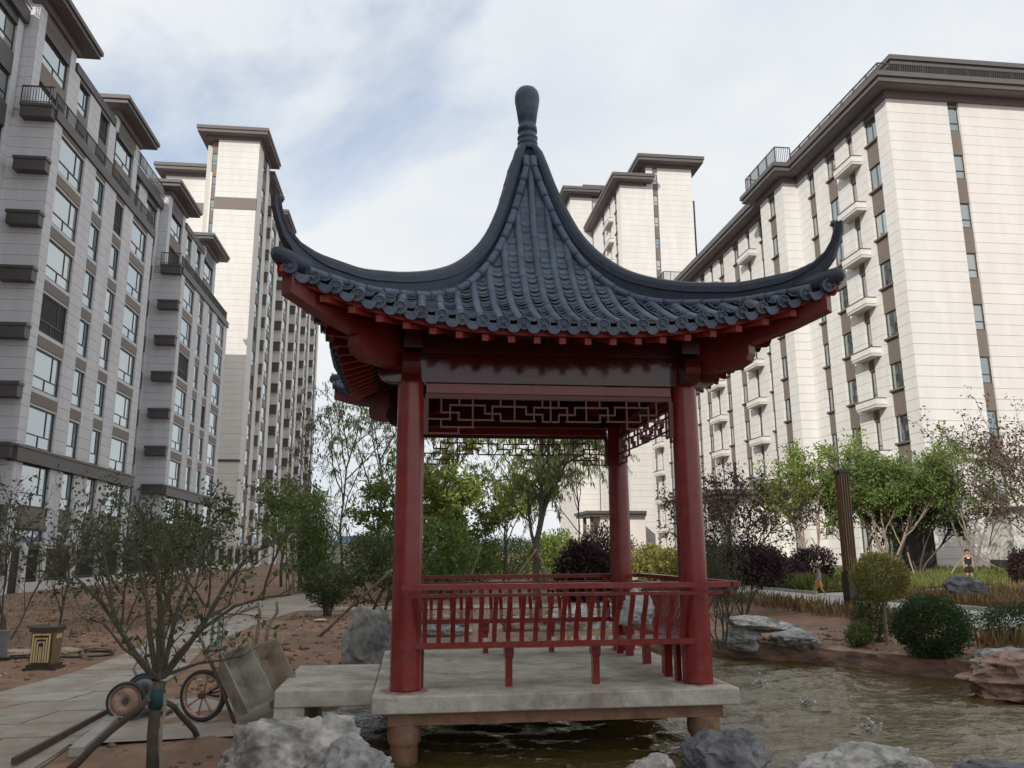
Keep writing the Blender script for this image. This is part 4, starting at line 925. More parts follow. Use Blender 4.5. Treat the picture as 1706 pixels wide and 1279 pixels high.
for pts, r_, dd in limbs:
    pl3 = [np.array(q_(px, py, dd*i/(len(pts)-1))) for i, (px, py) in enumerate(pts)]
    TT.mb.tube(pl3, list(np.linspace(r_*.72, r_*.26, len(pl3))), 7, caps=False)
    for i in range(1, len(pl3)):
        for _ in range(2 if i > 1 else 1):
            d = (pl3[i]-pl3[i-1]); d = d/np.linalg.norm(d)*.8+TT.rng.normal(size=3)*.45+np.array((0, 0, .15)); st = pl3[i-1]+(pl3[i]-pl3[i-1])*TT.rng.uniform(.3, 1)
            TT.branch(st, d, .34 if i > 2 else .24, r_*.2, 1, Pt)
part('trunk', TT.mb, 'bark', ft)
keep = TT.rng.random(len(TT.anch)) < .55
link('crown', leaf_mesh('crown', (np.array(TT.anch)-np.array((fx, fyy, .42)))[keep], np.array(TT.adir)[keep], .062, 'leaf_dark', TT.rng, .5), ft)
a_, b_ = np.array(q_(258, 1180)), np.array(q_(265, 1148)); part('trunk_band', MB().tube([a_, (a_+b_)/2, b_], [.050, .056, .050], 12), 'teal', ft)
def stake(a, b, r, label, m='stake', grp='tree support stakes', bend=0.0):
    a, b = np.array(a, float), np.array(b, float); pts = [a+(b-a)*t+np.array((0, 0, bend*math.sin(t*math.pi)))+np.array((.012*math.sin(t*9), .012*math.cos(t*7), 0)) for t in np.linspace(0, 1, 6)]
    return solo('support_stake', MB().tube(pts, list(np.linspace(r*1.1, r*.85, 6)), 7), m, label, 'stake', grp)
e = q_(245, 1165, -.1); g0 = at_z(100, 1290, .45); stake((g0[0], g0[1], .43), e, .027, 'crooked brown pole propping the teal banded tree towards the path', 'bark')
s1 = at_z(330, 1228, .45); stake((s1[0], s1[1], .43), q_(275, 1170, .3), .024, 'dark bent branch propping the teal banded tree beside the spoked wheel', 'bark', bend=.05)
stake((fx+.09, fyy-.13, .40), q_(273, 1155, -.14), .015, 'thin straight pale stake beside the teal banded trunk')
# ---- left side
tree('garden_tree', *fy(350, 27), 3.7, 'leafy dark green tree on bare soil in front of the white fence', 'leaf_dark', dict(P_leafy, nl=16), 3, lsize=.16, r=.04, stems=2, spread=.3)
tree('garden_tree', *fy(300, 22), 3.4, 'low spreading tree with brownish leaves on red soil near the fence gate', 'leaf_grey', dict(P_open, nl=11), 4, lsize=.14, stems=3, spread=.5)
tree('garden_tree', *fy(440, 30), 4.9, 'taller green tree rising between the fence and the bamboo clump', 'leaf_mid', dict(P_leafy, nl=18), 6, lsize=.18, r=.055)
tree('garden_tree', *fy(470, 42), 7.5, 'slim grey trunked tree in front of the left tower', 'leaf_grey', P_open, 36, lsize=.18, r=.08)
tree('bare_shrub', *fy(25, 17), 3.0, 'thin many stemmed shrub with few leaves at the left fence', 'leaf_grey', P_bare, 8, stems=5, spread=.35, lsize=.10, cat='shrub', r=.018)
tree('garden_tree', *fy(112, 16), 2.8, 'slender single stemmed sapling behind the garden lantern', 'leaf_grey', P_bare, 9, lsize=.10)
tree('garden_tree', *fy(215, 20), 3.2, 'twiggy sapling with dark leaves beyond the garden path', 'leaf_dark', P_open, 10, stems=3, spread=.4, lsize=.12)
x, y = fy(515, 36); t_ = thing('bamboo_clump', (x, y, .5), 'dense bright green bamboo clump beside the garden path', 'bamboo'); rng = np.random.default_rng(3); mb = MB(); an, ad = [], []
for i in range(60):
    a, q = rng.uniform(0, 6.28), rng.uniform(0, 1.0); p0 = np.array((x+q*math.cos(a), y+q*math.sin(a), .5)); H = rng.uniform(2.6, 4.3); tp = p0+np.array((.5*q*math.cos(a)+rng.normal()*.15, .5*q*math.sin(a)+rng.normal()*.15, H))
    mb.tube([p0, (p0+tp)/2+rng.normal(size=3)*.05, tp], [.018, .014, .006], 4, caps=False)
    for _ in range(210): u_ = rng.uniform(.25, 1); an.append(p0+(tp-p0)*u_+rng.normal(size=3)*np.array((.22, .22, .12))-np.array((x, y, .5))); ad.append(rng.normal(size=3)*.6+np.array((0, 0, -.2)))
part('stems', mb, 'leaf_bamboo', t_); link('foliage', leaf_mesh('foliage', an, ad, .19, 'leaf_bamboo', rng, .17), t_)
x, y = gy(545, 1028, .45); shrub('path_shrub', x, y, .62, .6, .55, 'bushy shrub with bare lower stems at the path fork', 'leaf_dark', 5200, .07, 21, zc=.85, stems=26, fill=.35)
# willows and slim trees across the middle distance
for px, Y, h, sd_, lb, lf, kind in ((572, 40, 9.0, 51, 'slim willow with drooping twigs beside the bamboo clump', 'leaf_grey', P_willow), (625, 36, 8.0, 52, 'narrow willow left of the front pavilion column', 'leaf_willow', P_willow),
        (668, 32, 6.0, 53, 'leafy tree partly hidden by the front left column', 'leaf_mid', P_leafy), (745, 46, 8.5, 54, 'pale willow standing left of centre behind the back rail', 'leaf_willow', P_willow),
        (790, 34, 6.6, 55, 'bright green tree in the middle behind the pavilion', 'leaf_bright', P_leafy), (893, 28, 6.6, 56, 'thick trunked willow with braced stakes behind the pavilion', 'leaf_willow', P_willow),
        (838, 37, 5.6, 71, 'small bright tree between the middle tree and the thick willow', 'leaf_bright', P_leafy), (752, 33, 5.0, 72, 'small yellow green tree left of the middle behind the pavilion', 'leaf_bright', P_leafy), (965, 52, 10.5, 57, 'thin distant willow in front of the sunlit tower foot', 'leaf_willow', P_willow), (700, 58, 9.0, 58, 'far tree left of centre beyond the pond', 'leaf_willow', P_leafy), (840, 60, 8.5, 59, 'far green tree framed by the rear lattice', 'leaf_mid', P_leafy)):
    x, y = fy(px, Y); tree('garden_tree', x, y, h, lb, lf, dict(kind, nl=(16 if px < 640 else 36) if kind is P_willow else (34 if px > 700 else 24)), sd_, lsize=.25 if kind is P_willow else .21, r=.14 if px == 893 else .065, aspect=.2 if kind is P_willow else .5)
for px, Y, rx, rz_, lf, n, lb, sd_ in ((720, 30, 1.5, 1.5, 'leaf_mid', 6000, 'deep green bush behind the pavilion back rail', 61), (775, 38, 1.6, 1.4, 'leaf_mid', 5000, 'mid green rounded bush beyond the pond', 62), (978, 27, 1.0, 1.0, 'leaf_purple', 6000, 'large dark purple bush beside the rear right column', 63),
        (925, 36, 1.2, 1.3, 'leaf_bright', 5000, 'bright yellow green bush between willow and purple bush', 64), (1085, 40, 1.2, .9, 'leaf_yellow', 3500, 'low yellow green bush near the distant porch', 65), (1120, 38, 1.0, .8, 'leaf_yellow', 3000, 'sunlit low bush right of the rear column', 66),
        (620, 48, 1.6, 1.5, 'leaf_dark', 4500, 'dark bush in front of the blue hoarding', 67), (1010, 48, 1.8, 1.6, 'leaf_brown', 4500, 'russet bush in front of the tower foot', 68), (850, 50, 2.2, 1.3, 'leaf_mid', 4500, 'wide green bush at the far end of the garden', 69), (660, 44, 1.7, 1.7, 'leaf_mid', 4500, 'green thicket behind the front left column', 70)):
    x, y = fy(px, Y); shrub('garden_bush', x, y, rx, rx, rz_, lb, lf, n, .17, sd_, lump=.35, fill=.3)
# support poles of the middle trees
def tripod(px, Y, h, r, lbs, sd_):
    rng = random.Random(sd_); x, y = fy(px, Y)
    for i, lb in enumerate(lbs):
        a = sd_+i*2.1; z0 = ground_z(x, y); stake((x+r*math.cos(a), y+r*math.sin(a), z0-.03), (x+.05*math.cos(a+2), y+.05*math.sin(a+2), z0+h), .035, lb)
tripod(893, 28, 1.7, 1.3, ['pale stake crossing left below the thick willow', 'pale stake crossing right below the thick willow', 'pale rear stake of the thick willow'], 1)
tripod(572, 40, 3.0, 2.1, ['long brown pole left of the slim willow', 'long brown pole right of the slim willow', 'white pole leaning on the slim willow'], 5)
tripod(800, 34, 1.9, 1.2, ['short tan stake under the bright green tree', 'leaning tan stake under the bright green tree'], 2)
p0 = gy(527, 1062, .45); p1 = at_y(652, 950, 14.5); stake((p0[0], p0[1], .42), p1, .03, 'long thin pole leaning from the soil towards the front left column')
p0 = gy(618, 1020, .45); p1 = at_y(652, 955, 15.5); stake((p0[0], p0[1], .42), p1, .035, 'short dark pole leaning beside the tall grey boulder', 'bark')
tree('garden_tree', *fy(640, 15.6), 2.2, 'small staked tree just behind the front left column', 'leaf_dark', P_leafy, 75, lsize=.12, r=.045)
# ---- right side
tree('purple_tree', *gy(1238, 1022, .5), 2.3, 'small dark purple leaved tree with forked stems beside stacked grey rocks', 'leaf_purple', dict(P_leafy, nl=38, lev=3, kids=[5,4,4], t0=.45, tr=.5), 81, stems=4, spread=.36, lsize=.095, r=.024)
tree('sparse_tree', *fy(1215, 25), 4.4, 'thin brownish tree before the dark porch canopy', 'leaf_brown', dict(P_open, nl=14), 82, stems=4, spread=.3, lsize=.13)
tree('garden_tree', *fy(1350, 37), 6.2, 'yellowish green tree beside the bronze lamp column', 'leaf_bright', dict(P_leafy, nl=22, ang=[.42,.55,.7]), 83, stems=4, spread=.22, lsize=.17, bark='bark_pale', r=.06)
tree('garden_tree', *fy(1485, 35), 5.9, 'broad bright green tree with several pale stems against the sunlit block', 'leaf_mid', dict(P_leafy, nl=30, ang=[.42,.55,.7]), 84, stems=6, spread=.36, lsize=.18, bark='bark_pale', r=.065)
tree('garden_tree', *fy(1425, 37), 5.4, 'green tree close to the bronze lamp column', 'leaf_mid', dict(P_leafy, nl=20, ang=[.4,.55,.7]), 90, stems=3, spread=.22, lsize=.17, bark='bark_pale', r=.06)
tree('garden_tree', *fy(1530, 36), 4.6, 'dark inner green tree above the black box', 'leaf_dark', dict(P_leafy, nl=30, ang=[.45,.6,.7]), 85, stems=4, spread=.3, lsize=.17, r=.06)
tree('garden_tree', *fy(1622, 34), 5.9, 'pale stemmed green tree standing behind the boy', 'leaf_mid', dict(P_leafy, nl=16, ang=[.38,.55,.7]), 86, stems=5, spread=.2, lsize=.16, bark='bark_pale', r=.05)
tree('sparse_tree', *fy(1745, 27), 6.8, 'sparse dark leaved tree at the building corner strip', 'leaf_brown', dict(P_open, nl=14), 87, stems=3, spread=.22, lsize=.14, r=.045)
tree('bare_shrub', *fy(1195, 13.8), 1.9, 'thin leafless stems beside the stacked grey rocks', 'leaf_dark', P_bare, 88, stems=6, spread=.3, lsize=.05, cat='shrub', r=.015)
for px, Y, rx, rz_, zc, lf, n, ls, lb, sd_, st in ((1355, 33, .85, .75, .8, 'leaf_purple', 4500, .11, 'round dark purple bush left of the bronze lamp column', 91, None), (1300, 30, .95, .6, .6, 'leaf_purple', 4000, .11, 'low spreading purple bush below the porch wall', 92, None),
        (1278, 31, .6, .7, .95, 'leaf_mid', 3000, .11, 'small green bush behind the purple tree', 93, None), (1465, 13.2, .47, .42, 1.15, 'leaf_yellow', 6500, .05, 'clipped yellow green ball on a short trunk beside lamp column', 94, .035),
        (1541, 11.85, .56, .47, .46, 'leaf_box', 15000, .042, 'tightly clipped dark green ball shrub on the pond bank', 95, None), (1420, 13.3, .20, .22, .2, 'leaf_mid', 1400, .05, 'tiny leafy green plant on the pond bank', 96, None),
        (1690, 12.6, .7, .35, .25, 'leaf_box', 5000, .05, 'low dark green hedge plant behind the pale kerb stone', 97, None), (1445, 13.9, .30, .48, .5, 'leaf_dark', 3000, .05, 'loose dark shrub at the foot of lamp column', 98, None),
        (1700, 25.5, .4, .62, .62, 'leaf_purple', 3000, .09, 'tall dark red bush near the white kiosk', 99, None), (1185, 26, .8, .9, .9, 'leaf_dark', 3500, .1, 'dark green bush right of the front right column', 100, None), (1240, 33, 1.6, .5, .5, 'leaf_yellow', 3500, .1, 'low yellowish hedge plant along the road under the porch', 101, None)):
    x, y = fy(px, Y); shrub('ball_shrub' if 'ball' in lb else 'garden_bush', x, y, rx, rx, rz_, lb, lf, n, ls, sd_, zc=zc, stem=st, lump=.20 if 'clipped' in lb else .3, fill=.5, bark='bark_pale' if st else 'bark')
grass('dry_grass', [(9.3, 10.1, 14.5, 24, 1500), (13.5, 14.5, 12, 24, 2000), (14.5, 19, 17, 24, 3000), (8.9, 10, 9.0, 12.5, 700)], 0, .33, 'dry_grass', 7, 'dry tan ornamental grass along the road kerb', 'grass', w=.035)
grass('weeds', [(-12, -6, 14, 30, 1200), (-16.5, -9, 25, 60, 4600), (-3, 9, 20, 40, 5000)], 0, .10, 'leaf_grey', 17, 'scattered low weeds on the bare red soil', 'weeds', w=.013)
grass('low_grass', [(13.5, 22, 26.6, 33, 9000), (22, 26, 26.6, 38, 4000), (13.4, 22, 33, 42, 6000)], 0, .26, 'green_grass', 8, 'short yellowish grass on the lawn by the sunlit block', 'grass', w=.05)
grass('hedge_grass', [(13.45, 14.3, 27, 42, 5200)], 0, .6, 'green_grass', 9, 'knee high yellow green planting along the far kerb', 'grass', w=.05)
# ------------------------------------------------------------------ rocks
def rock(name, x, y, z, rx, ry, rz_, label, m, seed, ang=0, amp=.28, cut=.0, strata=0, group=None, tilt=0):
    bm = bmesh.new(); bmesh.ops.create_icosphere(bm, subdivisions=6 if y < 8 else 5, radius=1)
    rnd = random.Random(seed); planes = [(Vector((rnd.gauss(0,1), rnd.gauss(0,1), rnd.gauss(0,.8))).normalized(), rnd.uniform(.62, .9)) for _ in range(11)]
    R = Matrix.Rotation(ang, 3, 'Z') @ Matrix.Rotation(tilt, 3, 'Y')
    for v in bm.verts:
        p = v.co.normalized(); r = 1+amp*(mnoise.fractal(p*1.3+Vector((seed*3.1, 0, 0)), .8, 2.0, 3))
        q = p*r
        for nrm, dd in planes:
            e = q.dot(nrm)-dd
            if e > 0: q -= nrm*e*.85
        n2 = mnoise.ridged_multi_fractal(q*1.7+Vector((0, seed, 0)), .8, 2.2, 6, 1, 2)*.10-.12; q += p*n2+mnoise.noise_vector(q*5+Vector((seed, 0, 0)))*.05+mnoise.noise_vector(q*12)*.022+mnoise.noise_vector(q*27)*.009
        if strata: q += Vector((p.x, p.y, 0))*(.07*math.sin(q.z*strata+2*mnoise.noise(q*1.5))+.04*math.sin(q.z*strata*2.3))
        v.co = R @ Vector((q.x*rx, q.y*ry, q.z*rz_))
    me = bpy.data.meshes.new(name); bm.to_mesh(me); bm.free(); me.materials.append(M[m]); me.polygons.foreach_set('use_smooth', [not strata]*len(me.polygons))
    o = link(name, me); o.location = (x, y, z); ORG[o.name] = (x, y, z); return tag(o, label, 'rock', group)
def ry_(px, py, Y): p = at_y(px, py, Y); return float(p[0]), float(Y), float(p[2])
rock('boulder', *ry_(495, 1290, 6.6), .60, .46, .44, 'big pale craggy boulder at the pond edge below the footbridge', 'rock_pale', 3, .2)
rock('boulder', *ry_(590, 1300, 6.35), .34, .3, .28, 'smaller grey boulder leaning on the big pale craggy one', 'rock', 14, .5)
rock('boulder', *ry_(1212, 1275, 6.5), .40, .34, .30, 'blue grey domed boulder in front of the right stub column', 'rock_dark', 5, .4)
rock('boulder', *ry_(1085, 1290, 6.45), .27, .2, .12, 'small flat pale stone beside the domed boulder', 'rock_pale', 6, 0)
rock('boulder', *ry_(1420, 1296, 6.5), .80, .35, .22, 'long low mottled stone at the near pond rim', 'rock_pale', 7, .08)
rock('boulder', *ry_(1690, 1300, 6.4), .5, .3, .15, 'low purple grey stone at the near pond rim', 'rock_dark', 8, 0)
rock('boulder', *ry_(615, 1072, 12.0), .46, .35, .58, 'tall steep grey boulder behind the footbridge', 'rock', 9, .3, tilt=-.35)
rock('boulder', *ry_(1262, 1040, 14.2), .72, .45, .12, 'flat white veined rock bridging two others on the pond bank', 'rock_pale', 12, .1, tilt=.06)
rock('boulder', *ry_(1232, 1062, 14.2), .42, .4, .2, 'grey base rock under the left of the stacked bank rocks', 'rock', 11, .1)
rock('boulder', *ry_(1325, 1063, 13.7), .42, .36, .17, 'flat topped grey rock right of the stacked bank rocks', 'rock', 22, .0)
rock('boulder', *ry_(1678, 1098, 11.2), .65, .35, .16, 'long pale grey stone on the bank above red sandstone', 'rock', 13, .0)
rock('boulder', *ry_(1690, 1133, 10.1), .62, .5, .34, 'layered red sandstone rock at the pond corner', 'rock_red', 15, .15, strata=9)
rock('boulder', *ry_(1608, 982, 20.5), .62, .5, .36, 'dark slanting boulder on dry grass below the boy', 'rock_dark', 16, .2, tilt=.32)
rock('boulder', *ry_(735, 1047, 16.6), .75, .4, .25, 'grey bank rock seen through the front balusters', 'rock', 17, .2)
rock('boulder', *ry_(880, 1040, 17.3), .7, .4, .3, 'reddish bank rock seen through the middle balusters', 'rock_red', 18, .2)
rock('boulder', *ry_(965, 1035, 17.2), .8, .4, .3, 'pale bank rock beyond the back bench', 'rock_pale', 19, .2)
rng = random.Random(4); mb = MB()
for i in range(420):
    x, y = rng.uniform(-7, -.8), rng.uniform(5.6, 22)
    if rng.random() < .25: x = rng.uniform(7, 10); y = rng.uniform(9, 16)
    if float(sdist([(x, y)], POND)[0]) < .3 or float(pathmask(np.array([x]), np.array([y]))[0]) < .2: continue
    s = rng.uniform(.012, .04); z = ground_z(x, y)+.01; vs = [(x+s*rng.uniform(.6,1.2)*a, y+s*rng.uniform(.6,1.2)*b, z+s*rng.uniform(.3,.8)*c) for a, b, c in ((-1,0,0),(1,0,0),(0,-1,0),(0,1,0),(0,0,1),(0,0,-1))]
    mb.add(vs, [(0,2,4),(2,1,4),(1,3,4),(3,0,4),(2,0,5),(1,2,5),(3,1,5),(0,3,5)])
o = link('pebbles', mb.mesh('pebbles', 'rock_pale')); tag(o, 'scattered pale pebbles and clods on the red soil', 'pebbles', None, 'stuff'); ORG[o.name] = (0,0,0)
mb = MB(); rng = random.Random(9)
for i in range(5200):
    x = rng.uniform(-13, -.6) if rng.random() < .78 else rng.uniform(6.2, 10); y = 5.4+rng.random()**1.6*(26 if x < 0 else 11)
    if float(sdist([(x, y)], POND)[0]) < .35 or float(pathmask(np.array([x]), np.array([y]))[0]) < (.05 if rng.random() < .06 else .5): continue
    s = rng.uniform(.012, .05)*(1.6 if y > 12 else 1); z = ground_z(x, y)+.005; vs = [(x+s*rng.uniform(.6,1.3)*a, y+s*rng.uniform(.6,1.3)*b, z+s*rng.uniform(.4,.9)*c) for a, b, c in ((-1,0,0),(1,0,0),(0,-1,0),(0,1,0),(0,0,1),(0,0,-1))]
    mb.add(vs, [(0,2,4),(2,1,4),(1,3,4),(3,0,4),(2,0,5),(1,2,5),(3,1,5),(0,3,5)], True)
o = link('soil_clods', mb.mesh('soil_clods', 'soil')); tag(o, 'crumbled clods of red soil over the garden beds', 'soil', None, 'stuff'); ORG[o.name] = (0,0,0)
# ------------------------------------------------------------------ garden lantern, lamp column, posts
x, y = gy(73, 1116, .45); gl = thing('garden_lantern', (x, y, .45), 'low bronze garden lantern with cream fretwork panels beside the path', 'lantern')
part('base', MB().box(x-.21, x+.21, y-.19, y+.19, .42, .50).box(x-.18, x+.18, y-.16, y+.16, .5, .54), 'lamp_dark', gl)
w0, w1 = .135, .155
part('body', MB().sweep([[(x-w, y-w, z), (x+w, y-w, z), (x+w, y+w, z), (x-w, y+w, z)] for w, z in ((w0, .54), (w1, .98))]), 'lamp_tan', gl)
part('cap', MB().box(x-.18, x+.18, y-.17, y+.17, .98, 1.04), 'lamp_dark', gl)
pn = part('front_panel', MB().box(x-.128, x+.128, y-.175, y-.150, .56, .965), 'lamp_dark', gl)
for bx in ((-.118,-.098,.57,.955),(-.085,-.065,.57,.90),(-.052,-.034,.57,.85),(-.018,-.004,.57,.78),(.004,.018,.57,.78),(.034,.052,.57,.85),(.065,.085,.57,.90),(.098,.118,.57,.955),(-.098,-.006,.935,.955),(.006,.098,.935,.955),(-.065,-.006,.882,.90),(.006,.065,.882,.90),(-.034,-.006,.832,.85),(.006,.034,.832,.85)):
    part('slat', MB().box(x+bx[0], x+bx[1], y-.190, y-.1752, bx[2], bx[3]), 'lamp_cream', pn)
for k in range(2): part('side_square', MB().box(x+.152, x+.162, y-.08+.09*k, y-.01+.09*k, .88, .94), 'lamp_cream', gl)
x, y = gy(1, 1098, .45); solo('bollard', MB().box(x-.06, x+.06, y-.06, y+.06, .43, .85).box(x-.075, x+.075, y-.075, y+.075, .85, .88), 'grey_metal', 'short grey metal bollard at the path edge', 'bollard')
x, y = gy(1424, 1030, .5); lp = thing('lamp_column', (x, y, .5), 'square bronze lamp column with ribbed shaft on the pond bank', 'lamp post')
part('plinth', MB().box(x-.15, x+.15, y-.15, y+.15, .45, 1.55), 'lamp_dark', lp); part('shaft', MB().box(x-.115, x+.115, y-.115, y+.115, 1.552, 3.85), 'lamp_dark', lp)
for i in range(4):
    q = -.09+.06*i; part('rib', MB().box(x+q-.012, x+q+.012, y-.135, y-.116, 1.57, 3.8), 'lamp_tan', lp); part('rib', MB().box(x-.135, x-.116, y+q-.012, y+q+.012, 1.57, 3.8), 'lamp_tan', lp)
part('cap', MB().box(x-.14, x+.14, y-.14, y+.14, 3.852, 3.92), 'lamp_dark', lp)
x, y = gy(356, 1085, .45); pp = thing('post_pair', (x, y, .45), 'pair of grey metal posts on the path behind the foreground tree', 'post')
for dx in (-.045, .06): part('post', MB().box(x+dx-.022, x+dx+.022, y-.02, y+.02, .44, 1.12), 'grey_metal', pp)
part('foot_plate', MB().box(x-.1, x+.12, y-.08, y+.08, .48, .5), 'grey_metal', pp)
# hose and sacks behind the lantern
hx, hy = gy(95, 1093, .45); pts = [(hx+.95*math.cos(a)*1.0-.1, hy+.42*math.sin(a), .475+.01*math.sin(3*a)) for a in np.linspace(-2.9, 2.9, 40)]
solo('hose', MB().tube(pts, .02, 6), 'hose', 'black rubber hose lying in a loop behind the garden lantern', 'hose')
for i, (px, py, L, W_, lb) in enumerate(((45, 1090, .5, .16, 'crumpled beige sack lying left of the garden lantern'), (112, 1088, .22, .1, 'small tan cloth bundle right of the garden lantern'))):
    x, y = gy(px, py, .45); r_ = rock('sack', x, y, .47, L, W_, .07, lb, 'sack', 40+i, .1, amp=.5); r_['category'] = 'sack'
x, y = gy(150, 1085, .45); solo('wooden_stick', MB().tube([(x-.25, y, .48), (x+.1, y+.05, .50), (x+.35, y+.02, .48)], [.02, .018, .012], 6), 'stake', 'short pale stick lying beside the small cloth bundle', 'stick')
# low kerb pieces along the foreground path
k0, k1 = gy(115, 1262, .45), gy(200, 1195, .45); solo('kerb_slab', MB().bar((k0[0]+.05, k0[1], .49), (k1[0], k1[1], .49), .11, .07), 'kerb', 'pale grey kerb slab lying along the near path edge', 'kerb')
k0, k1 = gy(20, 1285, .45), gy(215, 1172, .45); solo('timber_plank', MB().bar((k0[0], k0[1], .52), (k1[0], k1[1], .49), .03, .05), 'rust', 'long dark timber edging board beside the pale kerb slab', 'plank')
# ------------------------------------------------------------------ barrows
def wheel(parent, c, axis_, R, spokes, wd=.05, m='rim'):
    axis_ = np.array(axis_, float); axis_ /= np.linalg.norm(axis_); a = np.cross(axis_, (0,0,1)); a /= np.linalg.norm(a); b = np.cross(axis_, a); c = np.array(c)
    n = 32; secs = []
    def ringm(prof, mm, nm, par):
        ss = []
        for i in range(n+1):
            an = 2*math.pi*i/n; ss.append([c+(a*math.cos(an)+b*math.sin(an))*r+axis_*d for r, d in prof])
        return part(nm, MB().sweep(ss, caps=False, smooth=True), mm, par)
    w_ = part('wheel', MB().tube([c-axis_*.05, c+axis_*.05], .028, 10), 'rust', parent)
    ringm([(R*.84, -wd*.45), (R*.93, -wd*.55), (R*.985, -wd*.35), (R, 0), (R*.985, wd*.35), (R*.93, wd*.55), (R*.84, wd*.45)], 'tyre', 'tyre', w_)
    ringm([(R*.78, -wd*.4), (R*.85, -wd*.45), (R*.85, wd*.45), (R*.78, wd*.4)], m, 'rim', w_)
    if spokes > 0:
        for i in range(spokes): an = 2*math.pi*i/spokes+.2; part('spoke', MB().tube([c+(a*math.cos(an)+b*math.sin(an))*.02, c+(a*math.cos(an)+b*math.sin(an))*R*.79], .0095, 5), m, w_)
    else:
        ringm([(.02, -.012), (R*.5, -.03), (R*.79, -.012), (R*.79, .0), (R*.5, -.01), (.02, .004)], m, 'hub_disc', w_)
    return w_
def tray(parent, o, L, W_, D, lx, wx, dx, m):
    """open box tray; o = corner, L along lx, W along wx, depth D along dx"""
    o, L3, W3, D3 = np.array(o, float), np.array(lx, float), np.array(wx, float), np.array(dx, float)
    L3 /= np.linalg.norm(L3); W3 = W3-L3*(W3@L3); W3 /= np.linalg.norm(W3); D3 = np.cross(L3, W3)*(1 if np.cross(L3, W3)@D3 > 0 else -1)
    c = lambda a, b, d: o+L3*a+W3*b+D3*d
    def slab(p, q, r, s, nrm, t=.02): 
        P4 = [np.array(v) for v in (p, q, r, s)]; return MB().add(P4+[v+np.array(nrm)*t for v in P4], [(0,3,2,1),(4,5,6,7),(0,1,5,4),(1,2,6,5),(2,3,7,6),(3,0,4,7)])
    f = .12
    part('tray_floor', slab(c(0,0,0), c(L,0,0), c(L,W_,0), c(0,W_,0), D3), m, parent)
    part('tray_side', slab(c(0,0,.02), c(L,0,.02), c(L+f,-f*.6,D), c(-.02,-f*.6,D), W3), m, parent)
    part('tray_side', slab(c(0,W_,.02), c(L,W_,.02), c(L+f,W_+f*.6,D), c(-.02,W_+f*.6,D), -W3), m, parent)
    part('tray_end', slab(c(L,0,.02), c(L,W_,.02), c(L+f,W_+f*.5,D), c(L+f,-f*.5,D), -L3), m, parent)
    part('tray_end', slab(c(0,0,.02), c(0,W_,.02), c(-.02,W_+f*.5,D), c(-.02,-f*.5,D), L3), m, parent)
    return c
def P3(px, py, Y): return np.array(at_y(px, py, Y))
GZ = .475
b1 = thing('handcart', tuple(P3(400, 1205, 8.35)*np.array((1,1,0))+np.array((0,0,GZ))), 'grey mortar caked handcart tipped on its nose with large spoked wheel', 'handcart')
o = P3(396, 1196, 8.30); c = tray(b1, o, .47, .27, .2, P3(354, 1106, 8.36)-o, P3(441, 1180, 8.62)-o, (.6, .75, .3), 'cart')
wc = P3(338, 1161, 8.42); wc[2] = GZ+.235; wheel(b1, wc, (.30, .95, 0), .237, 8, .05)
part('frame', MB().tube([o+(0, 0, -.10), o+(P3(354,1106,8.36)-o)*1.05], .016, 6).tube([wc, P3(395, 1161, 8.45)], .016, 6).tube([wc+(0,.06,0), P3(372, 1140, 8.45)], .013, 6).tube([wc+(0,.06,0), P3(375, 1150, 8.5)], .010, 6), 'rust', b1)
part('handle', MB().tube([c(.5,.02,-.03), c(.95,.03,-.03), P3(428, 1010, 8.9)], [.018, .018, .016], 7), 'stake', b1)
b2 = thing('handcart', tuple(P3(460, 1185, 8.9)*np.array((1,1,0))+np.array((0,0,GZ))), 'tan muddy handcart tray standing upright behind the grey tipped one', 'handcart')
o = P3(452, 1180, 8.85); o[2] = max(o[2], GZ+.02); c2 = tray(b2, o, .5, .22, .18, P3(408, 1082, 8.95)-o, P3(486, 1150, 9.15)-o, (.6, .75, .3), 'cart_tan')
part('handle', MB().tube([c2(.5,.2,.0), P3(446, 1045, 9.1), P3(462, 1020, 9.15), P3(461, 1002, 9.15)], [.02, .019, .017, .015], 7), 'stake', b2); part('handle', MB().tube([c2(.5,.02,.0), P3(430, 1050, 9.0), P3(433, 1020, 9.0), P3(429, 1003, 9.0)], [.02, .019, .017, .015], 7), 'stake', b2)
w2 = P3(470, 1165, 9.3); w2[2] = GZ+.18; wheel(b2, w2, (.3, .95, 0), .18, 0, .06)
b3 = thing('wheel_truck', tuple(P3(225, 1205, 8.65)*np.array((1,1,0))+np.array((0,0,GZ))), 'small two wheeled hand truck with fat tyres behind the foreground trunk', 'hand truck')
wa = P3(209, 1177, 8.6); wa[2] = GZ+.175; wb = P3(240, 1150, 9.2); wb[2] = GZ+.175
wheel(b3, wa, wb-wa, .178, 0, .085); wheel(b3, wb, wb-wa, .178, 0, .085, 'grey_metal')
part('axle', MB().tube([wa, wb], .018, 8), 'rust', b3); pl_ = P3(285, 1180, 8.95); part('toe_plate', MB().obox(((wa+wb)/2+pl_)/2+np.array((.02,0,-.02)), (pl_-(wa+wb)/2)/2*np.array((1,1,.6)), (wb-wa)/2*.7, (0,0,.012)), 'cart', b3)
part('frame', MB().tube([wb+(0,0,.02), P3(222, 1115, 9.2), P3(238, 1085, 9.25)], .012, 6).tube([wa+(.05,.05,0), (pl_+wa)/2], .015, 6).tube([(wa+wb)/2, pl_+np.array((.05,0,-.05))], .016, 6), 'grey_metal', b3)
